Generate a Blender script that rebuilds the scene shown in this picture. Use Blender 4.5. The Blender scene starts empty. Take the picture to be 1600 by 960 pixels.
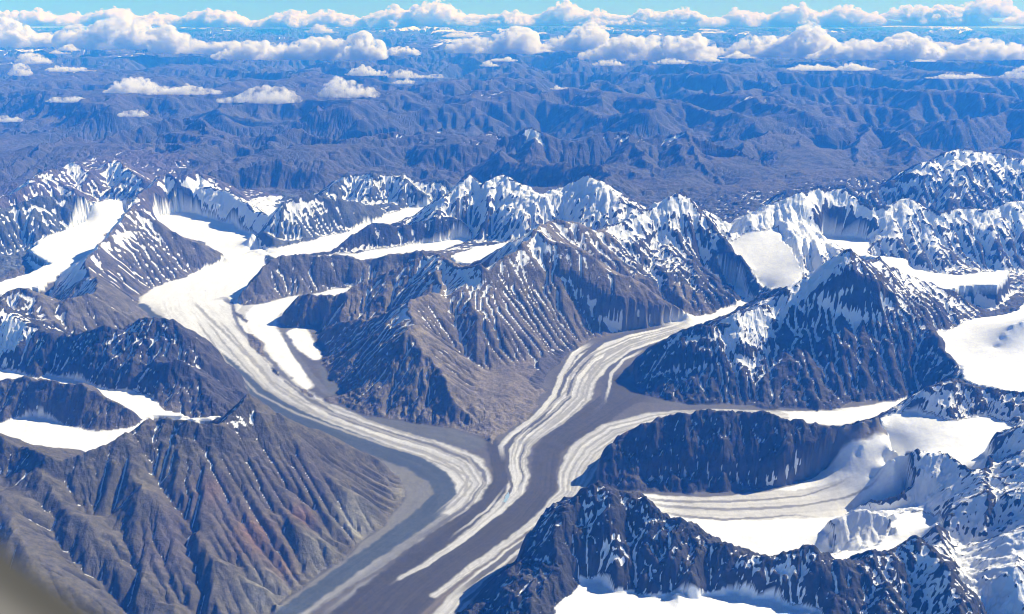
import bpy, bmesh, math
import numpy as np

# Units are metres. The origin is the traveller's eye in the aircraft; the valley glaciers lie 5000 m lower.
scene = bpy.context.scene
col = scene.collection

# ------------------------------------------------------------------ camera
cam_data = bpy.data.cameras.new('camera')
cam = bpy.data.objects.new('camera', cam_data); col.objects.link(cam)
cam_data.sensor_width = 36.0
cam_data.lens = 31.185
cam_data.clip_start = 0.02
cam_data.clip_end = 900000.0
PITCH = math.atan(495/1386.0)
cam.location = (0, 0, 0)
cam.rotation_euler = (math.pi/2-PITCH, 0, 0)
cam_data.dof.use_dof = True
cam_data.dof.focus_distance = 12000.0
cam_data.dof.aperture_fstop = 4.0
scene.camera = cam

# ------------------------------------------------------------------ sky and sun
SUN_ELEV, SUN_AZ = math.radians(36), math.radians(62)      # azimuth clockwise from the view direction (+y)
world = bpy.data.worlds.new('World'); scene.world = world; world.use_nodes = True
nt = world.node_tree; nt.nodes.clear()
out = nt.nodes.new('ShaderNodeOutputWorld'); bg = nt.nodes.new('ShaderNodeBackground')
sky = nt.nodes.new('ShaderNodeTexSky'); sky.sky_type = 'NISHITA'; sky.sun_disc = False
sky.sun_elevation = SUN_ELEV; sky.sun_rotation = SUN_AZ; sky.altitude = 9000; sky.air_density = 1.2; sky.dust_density = 0.2; sky.ozone_density = 1.5
bg.inputs["Strength"].default_value = 0.055
# from this height the horizon lies a little over two degrees below eye level
tc = nt.nodes.new('ShaderNodeTexCoord'); sep = nt.nodes.new('ShaderNodeSeparateXYZ'); comb = nt.nodes.new('ShaderNodeCombineXYZ')
add = nt.nodes.new('ShaderNodeMath'); add.operation = 'ADD'; add.inputs[1].default_value = 0.06
mx = nt.nodes.new('ShaderNodeMath'); mx.operation = 'MAXIMUM'; mx.inputs[1].default_value = 0.01
nt.links.new(tc.outputs['Generated'], sep.inputs[0])
nt.links.new(sep.outputs['X'], comb.inputs['X']); nt.links.new(sep.outputs['Y'], comb.inputs['Y'])
nt.links.new(sep.outputs['Z'], add.inputs[0]); nt.links.new(add.outputs[0], mx.inputs[0]); nt.links.new(mx.outputs[0], comb.inputs['Z'])
nt.links.new(comb.outputs[0], sky.inputs['Vector'])
nt.links.new(sky.outputs[0], bg.inputs['Color']); nt.links.new(bg.outputs[0], out.inputs['Surface'])

sd = bpy.data.lights.new('sun', 'SUN'); sun = bpy.data.objects.new('sun', sd); col.objects.link(sun)
sd.energy = 5.0; sd.angle = math.radians(0.53); sd.color = (1.0, 0.955, 0.88)
sun.rotation_euler = (math.pi/2-SUN_ELEV, 0, math.pi-SUN_AZ)

scene.view_settings.view_transform = 'Standard'; scene.view_settings.look = 'None'
scene.view_settings.gamma = 1.0; scene.view_settings.exposure = 0.6; scene.view_settings.use_curve_mapping = False
cy = scene.cycles
cy.max_bounces = 12; cy.diffuse_bounces = 2; cy.glossy_bounces = 1; cy.volume_bounces = 10; cy.transmission_bounces = 2
cy.filter_width = 1.1
cy.use_denoising = True; cy.denoising_input_passes = 'RGB_ALBEDO_NORMAL'; cy.denoising_prefilter = 'ACCURATE'

# ------------------------------------------------------------------ surveyed lines: x, y, height above the valley datum (m)
CRESTS = {
    'brown_ridge': [
        [(-5851, 7687, 1150), (-5250, 7582, 1080), (-4857, 7507, 1010), (-4467, 7318, 950), (-4141, 7216, 900), (-3934, 7317, 930), (-3759, 7454, 970), (-3601, 7629, 1000), (-3524, 7744, 1030), (-3252, 7751, 1040), (-3028, 7709, 1020), (-2831, 7748, 1000), (-2680, 8181, 1110), (-2565, 8003, 990), (-2342, 8110, 900), (-2083, 8329, 640), (-1778, 8422, 400), (-1457, 8492, 190)],
        [(-3252, 7751, 1040), (-2836, 7378, 800), (-2396, 7214, 520), (-1959, 7050, 280), (-1663, 6993, 110)],
        [(-3759, 7454, 970), (-3288, 6967, 740), (-2771, 6698, 450), (-2286, 6489, 200), (-2044, 6367, 60)],
        [(-2342, 8110, 900), (-2041, 7822, 620), (-1655, 7697, 330), (-1342, 7664, 130)],
        [(-4467, 7318, 950), (-3870, 6717, 700), (-3277, 6395, 400), (-2643, 6046, 150)],
        [(-5250, 7582, 1080), (-4328, 6561, 800), (-3765, 6003, 560), (-3280, 5634, 300)],
    ],
    'dark_hill': [
        [(-6521, 9586, 605), (-6064, 9590, 627), (-5807, 9612, 642), (-5296, 9430, 675), (-4792, 9278, 607), (-4460, 9150, 498), (-4230, 9116, 377)],
    ],
    'west_wall': [
        [(-7385, 11209, 1011), (-6796, 11120, 969), (-6370, 10850, 853), (-6034, 10680, 757), (-5683, 10634, 749), (-5319, 10558, 849), (-4988, 10560, 883), (-4742, 10633, 978), (-4532, 10661, 1029), (-4283, 10584, 961), (-4045, 10437, 765), (-3762, 10308, 538), (-3542, 10230, 325), (-3287, 10005, 148)],
        [(-5319, 10558, 849), (-5072, 10264, 680), (-4715, 10102, 636), (-4371, 10036, 656), (-3923, 9946, 652), (-3655, 9937, 441), (-3388, 9916, 156)],
    ],
    'grey_ridge': [
        [(-7665, 11687, 1012), (-7119, 11645, 950), (-6956, 11773, 1039), (-6596, 11674, 968), (-6250, 11766, 898), (-6028, 11978, 911), (-6079, 12346, 925), (-6416, 12858, 961)],
        [(-6079, 12346, 925), (-5954, 12696, 666), (-5982, 13136, 368)],
    ],
    'north_west_pyramid': [
        [(-6831, 13690, 700), (-7019, 14150, 813), (-6983, 14731, 951), (-6944, 15356, 1109), (-6910, 15821, 1220), (-6621, 15829, 1050), (-6227, 15778, 785), (-5804, 15839, 560), (-5480, 16046, 315)],
    ],
    'far_west_wall': [
        [(-10410, 16350, 926), (-9844, 16678, 1020), (-9691, 16908, 1042), (-9310, 17179, 1145), (-8702, 17440, 1125), (-8431, 17791, 980), (-8168, 18234, 908), (-7939, 18359, 797)],
    ],
    'far_west_peaks': [
        [(-11480, 18565, 700), (-10997, 19218, 750), (-10834, 19830, 880), (-10791, 20335, 1060), (-10545, 20213, 860), (-9976, 19978, 700)],
        [(-10791, 20335, 1060), (-10634, 20908, 980), (-10538, 21344, 1130), (-10022, 20820, 950), (-9900, 21303, 950), (-9718, 21742, 1120), (-9069, 20972, 950), (-8421, 20247, 850)],
        [(-7745, 17647, 800), (-7872, 19030, 900), (-7823, 19831, 1080), (-7479, 19542, 1050), (-7151, 19916, 1150), (-6810, 19848, 900)],
    ],
    'snow_dome': [
        [(-7665, 19338, 472), (-7174, 19566, 697), (-6674, 19408, 861), (-6093, 18971, 826), (-5777, 18535, 783), (-5335, 17966, 640), (-4899, 17644, 598)],
    ],
    'dome_east': [
        [(-4831, 17400, 658), (-4630, 17736, 936), (-4238, 18071, 1048), (-3994, 18136, 953), (-3502, 18306, 778), (-3026, 18669, 624), (-2756, 18940, 418)],
        [(-5138, 16706, 408), (-5023, 16996, 603), (-4750, 16787, 515), (-4514, 16679, 338)],
    ],
    'far_centre_peaks': [
        [(-4252, 19655, 675), (-4042, 20122, 812), (-3834, 20503, 959), (-3429, 20481, 948), (-2824, 20432, 988), (-2628, 20240, 861), (-2508, 20516, 971), (-2084, 20407, 827), (-1478, 20236, 787)],
        [(-2628, 20240, 861), (-2348, 20103, 844), (-2156, 19898, 710), (-1907, 19663, 555)],
    ],
    'ribbed_spur': [
        [(-3392, 16282, 334), (-3034, 16620, 533), (-2699, 16925, 685), (-2387, 16925, 633), (-1905, 17123, 634), (-1596, 17248, 694), (-1280, 17302, 707), (-996, 17226, 634)],
    ],
    'snow_wall': [
        [(-1596, 17248, 694), (-1443, 17837, 911), (-1131, 18194, 1128), (-874, 18465, 1343), (-634, 18077, 1207), (-201, 18408, 1368), (0, 18131, 1249), (196, 17874, 1143), (516, 17531, 981)],
        [(516, 17531, 981), (838, 17583, 1140), (1166, 17737, 1304), (1490, 17765, 1377), (1795, 17550, 1343), (2022, 17222, 1180), (2306, 16918, 1032), (2478, 16776, 939)],
    ],
    'fluted_ridge': [
        [(-4481, 13688, 195), (-4344, 14011, 375), (-4204, 14356, 569), (-3992, 14634, 679), (-3663, 14780, 659), (-3335, 14786, 611), (-2970, 14918, 606), (-2665, 14877, 525), (-2248, 14957, 572), (-1810, 15068, 597), (-1364, 15144, 599)],
    ],
    'central_massif': [
        [(-3469, 12905, 300), (-3296, 13082, 480), (-2927, 12996, 520), (-2566, 12942, 580), (-2417, 13138, 640), (-2008, 13255, 760), (-1614, 13380, 900), (-1194, 13479, 1060)],
        [(-1194, 13479, 1060), (-1139, 12753, 950), (-1043, 12207, 830), (-1410, 11670, 900), (-1399, 11371, 810), (-1246, 11117, 720), (-1386, 10849, 760), (-1233, 10698, 640), (-1037, 10510, 530), (-871, 10219, 400), (-773, 9926, 290), (-610, 9782, 160), (-426, 9630, 20)],
        [(-1410, 11670, 900), (-1805, 11747, 720), (-2216, 11998, 560), (-2536, 12188, 430), (-2777, 12159, 270)],
        [(-1386, 10849, 760), (-1772, 10801, 480), (-2157, 10728, 190)],
        [(-1194, 13479, 1060), (-959, 12988, 1040), (-573, 12659, 1100), (-358, 12467, 1080), (0, 12861, 1240), (358, 13386, 1460), (512, 13188, 1370), (903, 13108, 1270), (1274, 13026, 1090), (1584, 12910, 880), (1890, 12961, 740), (2273, 12932, 500), (2592, 12993, 310), (2863, 13059, 190)],
        [(358, 13386, 1460), (658, 14327, 1420), (1070, 14420, 1320), (1329, 14283, 1180), (1634, 14673, 1200)],
    ],
    'arm_pyramid': [
        [(1634, 14673, 1200), (2029, 14714, 1020), (2244, 14373, 800), (2683, 14233, 640), (2955, 14196, 640), (3204, 14099, 480), (3472, 13795, 290), (3660, 13683, 240)],
        [(1634, 14673, 1200), (1918, 14775, 1230), (2350, 15158, 1340), (2824, 15385, 1540), (3048, 15503, 1560), (3229, 15366, 1360), (3486, 15147, 1090), (3759, 14750, 760), (4007, 14331, 520), (4244, 13939, 320)],
        [(2824, 15385, 1540), (2729, 14949, 980), (2407, 14570, 720)],
    ],
    'east_headwall': [
        [(3828, 15549, 760), (4432, 15764, 1100), (5151, 16106, 1320), (5534, 16326, 1380), (5966, 16570, 1450), (6330, 16543, 1370), (6608, 16316, 1200), (6944, 16246, 1180), (7490, 16434, 1260), (7677, 16212, 1140), (7977, 16116, 1090), (8400, 16277, 1150), (8970, 16210, 1130), (9553, 16386, 1200), (10244, 16387, 1250)],
        [(5151, 16106, 1320), (5365, 15947, 1080), (5595, 15719, 800), (5714, 14918, 620)],
    ],
    'far_east_peak': [
        [(5283, 18318, 500), (6298, 19540, 760), (6805, 19790, 780), (7565, 19495, 800), (8145, 19536, 850), (8628, 19555, 1020), (9241, 19751, 1300), (10079, 20254, 1560), (10569, 20205, 1540), (10858, 20186, 1500), (11296, 20013, 1400), (12194, 19777, 1300)],
        [(10079, 20254, 1560), (9920, 19564, 1250), (9620, 19041, 900)],
    ],
    'great_pyramid': [
        [(1586, 10864, 110), (1766, 11004, 330), (1976, 11039, 520), (2280, 11074, 700), (2440, 11038, 760), (2742, 11000, 720), (2995, 11097, 820), (3285, 11253, 900), (3779, 11531, 1080), (4152, 11661, 1260), (4439, 11756, 1490), (4601, 11688, 1620), (4886, 11762, 1470), (5245, 11693, 1120), (5448, 11463, 900), (5622, 11196, 720), (5656, 10833, 560), (5711, 10419, 420)],
        [(4152, 11661, 1260), (3690, 11275, 800), (3318, 10909, 500), (3068, 10688, 300)],
        [(2280, 11074, 700), (2199, 10783, 350), (2221, 10349, 90)],
        [(4996, 11933, 1400), (5749, 12667, 1000), (6278, 12481, 760), (6706, 12537, 640), (6436, 12009, 480)],
        [(4601, 11688, 1620), (4770, 11495, 1000), (4659, 10791, 440), (4452, 10271, 110)],
    ],
    'far_plateau_ridge': [
        [(6374, 10835, 560), (6646, 11022, 760), (6851, 11120, 860), (7465, 11359, 1050)],
    ],
    'dark_ridge': [
        [(947, 8337, 60), (1131, 8595, 290), (1401, 8694, 480), (1693, 8706, 560), (1969, 8704, 600), (2175, 8702, 640), (2431, 8660, 630), (2707, 8668, 680), (2916, 8604, 620), (3191, 8582, 570), (3463, 8555, 530), (3738, 8649, 590), (4001, 8734, 640)],
        [(4001, 8734, 640), (3783, 8492, 440), (3662, 8401, 320)],
        [(2175, 8702, 640), (2329, 8409, 330), (2440, 8221, 90)],
        [(1693, 8706, 560), (1591, 8483, 250), (1422, 8192, 30)],
        [(2707, 8668, 680), (2808, 8462, 340), (2898, 8278, 80)],
        [(3191, 8582, 570), (3286, 8490, 270), (3376, 8448, 90)],
    ],
    'snow_island': [
        [(4588, 9187, 480), (4854, 9278, 680), (5154, 9350, 760), (5298, 9257, 690), (5567, 9231, 670), (5773, 9172, 650), (6059, 9027, 560)],
    ],
    'icefall_rocks': [
        [(3778, 8133, 220), (3857, 8069, 430), (4142, 8077, 530), (4416, 7970, 560), (4496, 7844, 500), (4265, 7699, 330)],
    ],
    'ice_mound': [
        [(2992, 7205, 120), (3130, 7283, 210), (3263, 7340, 280), (3468, 7269, 290), (3583, 7171, 270)],
    ],
    'se_spur': [
        [(4496, 7844, 500), (4420, 7263, 560), (4819, 7932, 560), (4972, 7972, 720), (5140, 7972, 850), (5517, 8029, 1050)],
        [(4819, 7932, 560), (4364, 7151, 560), (3967, 7088, 380), (3747, 6585, 330)],
        [(5140, 7972, 850), (4779, 7145, 700), (4404, 6501, 520), (4061, 6025, 420)],
    ],
    'front_peak': [
        [(-563, 5771, 60), (-329, 6069, 150), (0, 6348, 330), (175, 6408, 390), (376, 6545, 540), (482, 6711, 690), (622, 6820, 790), (762, 6882, 850), (865, 6878, 820), (977, 6857, 800), (1133, 6734, 740), (1343, 6617, 660), (1561, 6580, 620), (1706, 6451, 540), (1878, 6272, 450), (1964, 6283, 480), (2135, 6235, 470), (2257, 6260, 490), (2378, 6316, 520), (2505, 6333, 540), (2597, 6244, 470), (2786, 6232, 460), (2969, 6297, 470), (3206, 6359, 490), (3384, 6399, 500), (3473, 6435, 520), (3531, 6355, 480), (3554, 6138, 460), (3487, 5697, 430)],
        [(858, 6828, 850), (938, 6535, 560), (864, 6305, 400)],
        [(376, 6545, 540), (322, 6245, 380), (154, 5883, 280)],
        [(1561, 6580, 620), (1506, 6278, 420), (1368, 6081, 345)],
        [(2505, 6333, 540), (2442, 5995, 380)],
        [(3206, 6359, 490), (2952, 5822, 330)],
    ],
}
FLOORS = {
    'trunk_west': [(-2414, 5914, -63), (-2057, 6378, -49), (-1760, 6835, -35), (-1481, 7285, -21), (-1251, 7652, -10), (-1139, 7955, -1), (-1143, 8230, 7), (-1295, 8520, 16), (-1741, 8896, 27), (-2240, 9212, 36), (-2699, 9578, 47), (-3191, 10123, 64), (-3488, 10609, 78), (-3979, 11260, 98), (-4586, 12028, 121), (-5177, 12635, 139), (-5698, 13106, 153), (-6097, 13580, 167), (-6221, 14115, 183), (-6064, 14654, 200), (-5757, 15231, 217), (-5426, 16118, 244), (-5081, 16763, 263), (-4662, 16353, 251), (-4448, 15514, 225), (-4517, 14816, 204), (-4536, 13869, 176), (-4416, 13240, 157), (-4018, 12508, 135), (-3441, 11577, 107), (-2977, 10760, 83), (-2459, 10298, 69), (-1911, 9952, 59), (-1248, 9705, 51), (-614, 9515, 45), (-299, 9241, 37), (0, 9023, 31), (274, 8291, 9), (622, 8169, 5), (689, 7875, -4), (501, 7428, -17), (0, 6899, -33), (-387, 6336, -50), (-630, 5914, -63)],
    'trib_dome': [(-5384, 15995, 280), (-5852, 16637, 299), (-6587, 17327, 320), (-7452, 18267, 348), (-7772, 18981, 369), (-7373, 19409, 382), (-6732, 18977, 369), (-6155, 18461, 354), (-5486, 17781, 333), (-5068, 17059, 312), (-4627, 16228, 287), (-4964, 16348, 290)],
    'trib_mid': [(-4978, 16406, 312), (-4484, 16652, 320), (-4059, 16990, 330), (-3521, 17523, 346), (-3213, 18038, 361), (-2928, 18381, 371), (-2807, 18998, 390), (-2310, 19597, 408), (-1746, 19766, 413), (-1647, 19429, 403), (-2084, 18787, 384), (-2495, 18183, 365), (-2765, 17706, 351), (-3234, 16989, 330), (-3379, 16403, 312), (-3881, 16164, 305), (-4429, 15931, 298)],
    'trib_south': [(-4429, 15931, 298), (-3395, 16163, 305), (-2923, 16241, 307), (-2355, 16565, 317), (-1767, 16901, 327), (-1029, 17249, 337), (-790, 17073, 332), (-1346, 16320, 310), (-1940, 16161, 305), (-2399, 15966, 299), (-2848, 15775, 293), (-3599, 15968, 299), (-4309, 15931, 298)],
    'trib_pocket': [(-4456, 13381, 171), (-4426, 13637, 179), (-4086, 13694, 181), (-3837, 13961, 189), (-3443, 14113, 193), (-3066, 14394, 202), (-2659, 14587, 208), (-2759, 14205, 196), (-3037, 13960, 189), (-3384, 13840, 185), (-3568, 13492, 175), (-3603, 12997, 160), (-3449, 12684, 151), (-3312, 12684, 151), (-3158, 12787, 154), (-2867, 12917, 158), (-2880, 12482, 144), (-2859, 12191, 136), (-2691, 11820, 125), (-2672, 11447, 113), (-2483, 10934, 98), (-2158, 10459, 84), (-2454, 10278, 78), (-2981, 10778, 93), (-3435, 11555, 117), (-4011, 12484, 145)],
    'east_ice': [(-211, 8546, 16), (-225, 9241, 37), (0, 9577, 47), (239, 9951, 59), (469, 10570, 77), (584, 11257, 98), (828, 11796, 114), (1291, 12333, 130), (1963, 12707, 141), (2598, 12968, 149), (3154, 13238, 157), (3654, 13633, 169), (3972, 13988, 180), (4006, 13868, 176), (3459, 13238, 157), (3015, 12811, 144), (2391, 12334, 130), (1949, 11910, 117), (1623, 11155, 95), (1604, 10664, 80), (1697, 10424, 73), (2040, 10245, 67), (2434, 10175, 65), (2917, 10158, 65), (3208, 10038, 61), (4005, 10021, 61), (4897, 10248, 67), (5325, 10482, 74), (5194, 10178, 65), (4600, 9904, 57), (4200, 9675, 50), (3835, 9517, 46), (3471, 9579, 47), (3102, 9642, 49), (2729, 9706, 51), (2022, 9673, 50), (1530, 9484, 45), (1219, 9095, 33), (950, 8572, 17), (924, 8291, 9), (731, 7990, 0), (438, 7407, -18), (0, 7818, -5)],
    'north_arm': [(3949, 13908, 207), (3927, 14340, 220), (3671, 14663, 230), (3538, 14663, 230), (3744, 14028, 211)],
    'right_ice': [(435, 7365, 11), (744, 8003, 30), (951, 8219, 37), (1149, 8170, 35), (1681, 8122, 34), (2022, 8146, 34), (2716, 8220, 37), (3341, 8472, 44), (3746, 8833, 55), (4087, 8973, 59), (4187, 8499, 45), (4072, 7889, 27), (3830, 7775, 23), (3461, 7831, 25), (3074, 7449, 13), (3008, 7067, 2), (2755, 7029, 1), (2351, 6860, -4), (2057, 6860, -4), (1885, 7164, 5), (1752, 7427, 13), (1519, 7533, 16), (1298, 7773, 23), (991, 7944, 28), (714, 7773, 23)],
    'west_snow_lower': [(-5847, 9098, 363), (-5485, 9250, 368), (-5087, 9037, 361), (-4659, 8889, 357), (-4324, 8947, 358), (-4206, 9126, 364), (-3957, 9125, 364), (-3716, 9171, 365), (-4097, 8917, 358), (-4209, 8661, 350), (-4465, 8443, 343), (-4698, 8209, 336), (-5044, 8365, 341), (-5659, 8747, 352), (-6286, 9099, 363), (-6466, 9409, 372)],
    'west_snow_upper': [(-7030, 10395, 432), (-6559, 10432, 433), (-6214, 10318, 430), (-5936, 10169, 425), (-5879, 10298, 429), (-5112, 9934, 418), (-4598, 9829, 415), (-4300, 9658, 410), (-4019, 9348, 400), (-3682, 9191, 396), (-3158, 9160, 395), (-3641, 9069, 392), (-4051, 9192, 396), (-4242, 9115, 393), (-4557, 9349, 400), (-4999, 9676, 410), (-5609, 9988, 420), (-6121, 10060, 422), (-6340, 10025, 421), (-6817, 10026, 421)],
    'northwest_ice': [(-8428, 13892, 507), (-8203, 14277, 518), (-8035, 14822, 535), (-8438, 15183, 546), (-8841, 15639, 559), (-8965, 16242, 577), (-8805, 16666, 590), (-8700, 17250, 607), (-8475, 18071, 632), (-8152, 18430, 643), (-7841, 17339, 610), (-7744, 16362, 581), (-7409, 15441, 553), (-7582, 15180, 545), (-7571, 14543, 526), (-7671, 13642, 499), (-8102, 13287, 489), (-8546, 13004, 480), (-8883, 13586, 498)],
    'front_basin': [(151, 5716, 261), (366, 6014, 270), (571, 6311, 279), (736, 6336, 280), (855, 6172, 275), (1015, 6172, 275), (1167, 6116, 273), (1382, 6132, 274), (1651, 6148, 274), (1869, 6172, 275), (2062, 6092, 273), (2297, 5991, 270), (2488, 5938, 268), (2606, 5542, 256), (2446, 5093, 243), (1190, 5033, 241), (92, 5093, 243)],
    'east_snow': [(3877, 15266, 778), (4268, 15512, 925), (4812, 15609, 948), (4886, 14837, 805), (4865, 14366, 691), (4900, 14161, 585), (4665, 13819, 505), (4389, 13549, 396), (4280, 13780, 373), (4093, 14038, 511), (3882, 14776, 683)],
    'upper_bowl': [(-1068, 14524, 756), (-699, 15072, 772), (-172, 15340, 780), (137, 15340, 780), (0, 14811, 764), (-299, 14178, 745), (-659, 14111, 743), (-960, 14178, 745)],
    'east_basin': [(5810, 16187, 676), (6569, 16023, 671), (6330, 15011, 640), (6852, 14832, 635), (6770, 14243, 617), (7369, 13918, 608), (8136, 14182, 615), (8385, 14249, 617), (7764, 13454, 594), (7107, 13362, 591), (6709, 13155, 585), (6245, 13241, 587), (6188, 13601, 598), (6232, 14242, 617), (6308, 14866, 636), (5969, 15010, 640), (5757, 15384, 652)],
    'east_plateau': [(5897, 11507, 525), (6402, 11860, 536), (6890, 12106, 543), (7235, 12233, 547), (7802, 12763, 563), (8551, 13045, 571), (6534, 9560, 467), (6060, 9526, 466), (5878, 9761, 473), (5635, 9900, 477), (5563, 10079, 482), (5740, 10455, 494), (5764, 10959, 509)],
    'south_plateau': [(4174, 9060, 462), (4626, 9183, 466), (4882, 8940, 458), (5373, 9061, 462), (5546, 8838, 455), (5634, 8738, 452), (5224, 8486, 445), (4923, 8092, 433), (4589, 7613, 418), (4589, 8155, 435), (4312, 8284, 439), (4001, 8350, 440)],
    'south_hollow': [(3729, 7506, 195), (4011, 7506, 195), (4139, 7399, 192), (3957, 6994, 180), (3711, 6946, 178), (3427, 6823, 175), (3167, 6749, 172), (2969, 6677, 170), (2810, 6713, 171), (2904, 6823, 175), (3573, 7192, 186)],
}
FAR = [
    [(-13320, 20724, 700), (-12759, 21955, 800), (-12750, 23926, 1050), (-12518, 25303, 1150), (-11793, 25649, 950), (-11296, 26541, 1150), (-10807, 27039, 1250), (-10244, 27372, 1300), (-9879, 27508, 1320), (-9061, 26386, 1150), (-8136, 25764, 1000), (-7565, 26077, 1100), (-6812, 25667, 1050), (-6253, 26493, 1150), (-5618, 26111, 1000), (-4780, 25591, 950)],
    [(-7338, 21482, 850), (-6349, 21883, 900), (-5568, 21954, 950), (-4704, 21565, 800)],
    [(-4780, 25591, 950), (-3795, 26476, 1000), (-3019, 26306, 950), (-2103, 26738, 1150), (-1515, 26383, 900), (-662, 26428, 1100), (-184, 25643, 1050), (590, 25774, 1250), (1090, 25315, 1100), (1815, 25262, 1000), (2578, 25711, 1150), (3404, 25649, 1050), (4069, 25806, 1100), (5014, 25754, 1200), (5627, 25249, 950)],
    [(5627, 25249, 950), (6372, 24531, 800), (6819, 23501, 600)],
    [(-5189, 30331, 900), (-3650, 32117, 1000), (-2810, 33027, 1050), (-1529, 33189, 1100), (-639, 36259, 1300), (0, 35058, 1250), (1256, 35547, 1150), (2414, 34062, 1000), (3611, 31708, 850)],
    [(-349, 24217, 850), (655, 22581, 800), (1586, 21867, 900), (2115, 21598, 950), (2121, 20049, 900)],
    [(2969, 40138, 1000), (4035, 44255, 1150), (5091, 40152, 1000), (5776, 38969, 900), (8660, 47598, 1200), (10419, 46460, 1100), (12435, 51627, 1250), (13197, 48357, 1150), (14026, 46546, 1100), (16357, 49802, 1250), (17992, 48511, 1150), (22344, 53391, 1300), (21931, 49793, 1200), (23888, 48766, 1150), (24597, 46163, 1100), (29302, 49285, 1200)],
    [(8219, 30304, 800), (10326, 33093, 1050), (11792, 33282, 1100), (13364, 33900, 1150), (14581, 33164, 1050), (14720, 30820, 850), (15574, 30785, 900), (17738, 32730, 1200), (18090, 31021, 1050)],
    [(5885, 24656, 600), (6781, 26203, 800), (7946, 27765, 950), (8953, 28475, 950), (9984, 28480, 850), (11566, 29457, 900), (12507, 28163, 800)],
    [(-32691, 54474, 1200), (-33316, 59819, 1250), (-36015, 67406, 1450), (-33355, 64868, 1300), (-34942, 71191, 1450), (-33405, 71969, 1550), (-29617, 67153, 1250), (-30458, 72704, 1600), (-24494, 61797, 1300), (-24850, 67539, 1300), (-21413, 64170, 1200), (-18957, 61915, 1150), (-16686, 59891, 1100)],
    [(-18367, 94885, 1100), (-15741, 108732, 1500), (-12649, 104796, 1450), (-12103, 130290, 1700), (-7688, 101282, 1400), (-4415, 91234, 1200), (-1626, 117981, 1500), (2281, 110236, 1300)],
    [(1318, 63236, 1300), (3894, 70214, 1400), (6233, 69164, 1450), (7777, 70148, 1500), (7841, 59277, 1200), (12049, 61901, 1300), (15622, 64265, 1350), (15622, 59025, 1150), (18203, 58036, 1100)],
    [(34607, 114037, 1300), (47068, 131420, 1500), (41701, 109879, 1300), (41431, 95128, 1200), (67801, 141706, 1700), (53892, 105468, 1300), (72196, 123148, 1400)],
    [(-2601, 62302, 1100), (-3976, 56979, 950), (-5603, 53425, 900), (-9431, 56315, 1000), (-11084, 56753, 1050), (-12291, 53249, 850)],
    [(-25240, 44894, 900), (-24183, 46590, 1000), (-21652, 45308, 850), (-17192, 40581, 700)],
    [(-15072, 51306, 1000), (-18802, 59988, 1100), (-14725, 58687, 1050)],
    [(5014, 25754, 1200), (4961, 24139, 900), (5109, 22809, 560), (5204, 21879, 320)],
    [(8953, 28475, 950), (7813, 25687, 680), (6822, 23751, 380)],
    [(3404, 25649, 1050), (3519, 23967, 720), (3805, 22177, 420)],
    [(11566, 29457, 900), (10184, 26067, 620), (9073, 23765, 380)],
    [(12507, 28163, 800), (11820, 25758, 600), (10524, 24144, 380)],
]
FARLOW = [
    (-18624, 37323, 0),
    (-20779, 38400, 0),
    (-18632, 40985, -50),
    (-16939, 43463, -50),
    (-14041, 42107, -50),
    (-11675, 43359, -50),
    (-10126, 44708, -50),
    (-7815, 39248, 0),
    (-6060, 47680, -50),
    (-3874, 55122, -50),
    (-7253, 57408, -50),
    (1323, 37118, 0),
    (5580, 39229, 0),
    (7593, 42863, 0),
    (7946, 37154, 0),
    (5489, 29259, 0),
    (5967, 25654, 50),
    (2264, 64724, 0),
    (-1811, 64721, 0),
    (8872, 63420, 100),
    (17908, 50845, 0),
    (25171, 55105, 0),
    (14299, 50748, 0),
    (12198, 28109, 0),
    (10158, 28089, 0),
    (9509, 29287, 0),
    (16886, 33677, 0),
    (19247, 35440, 0),
    (-7107, 28972, 50),
    (-10462, 28999, 50),
    (-12985, 29027, 50),
    (-3919, 30246, 50),
    (-1477, 29278, 100),
]
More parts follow.
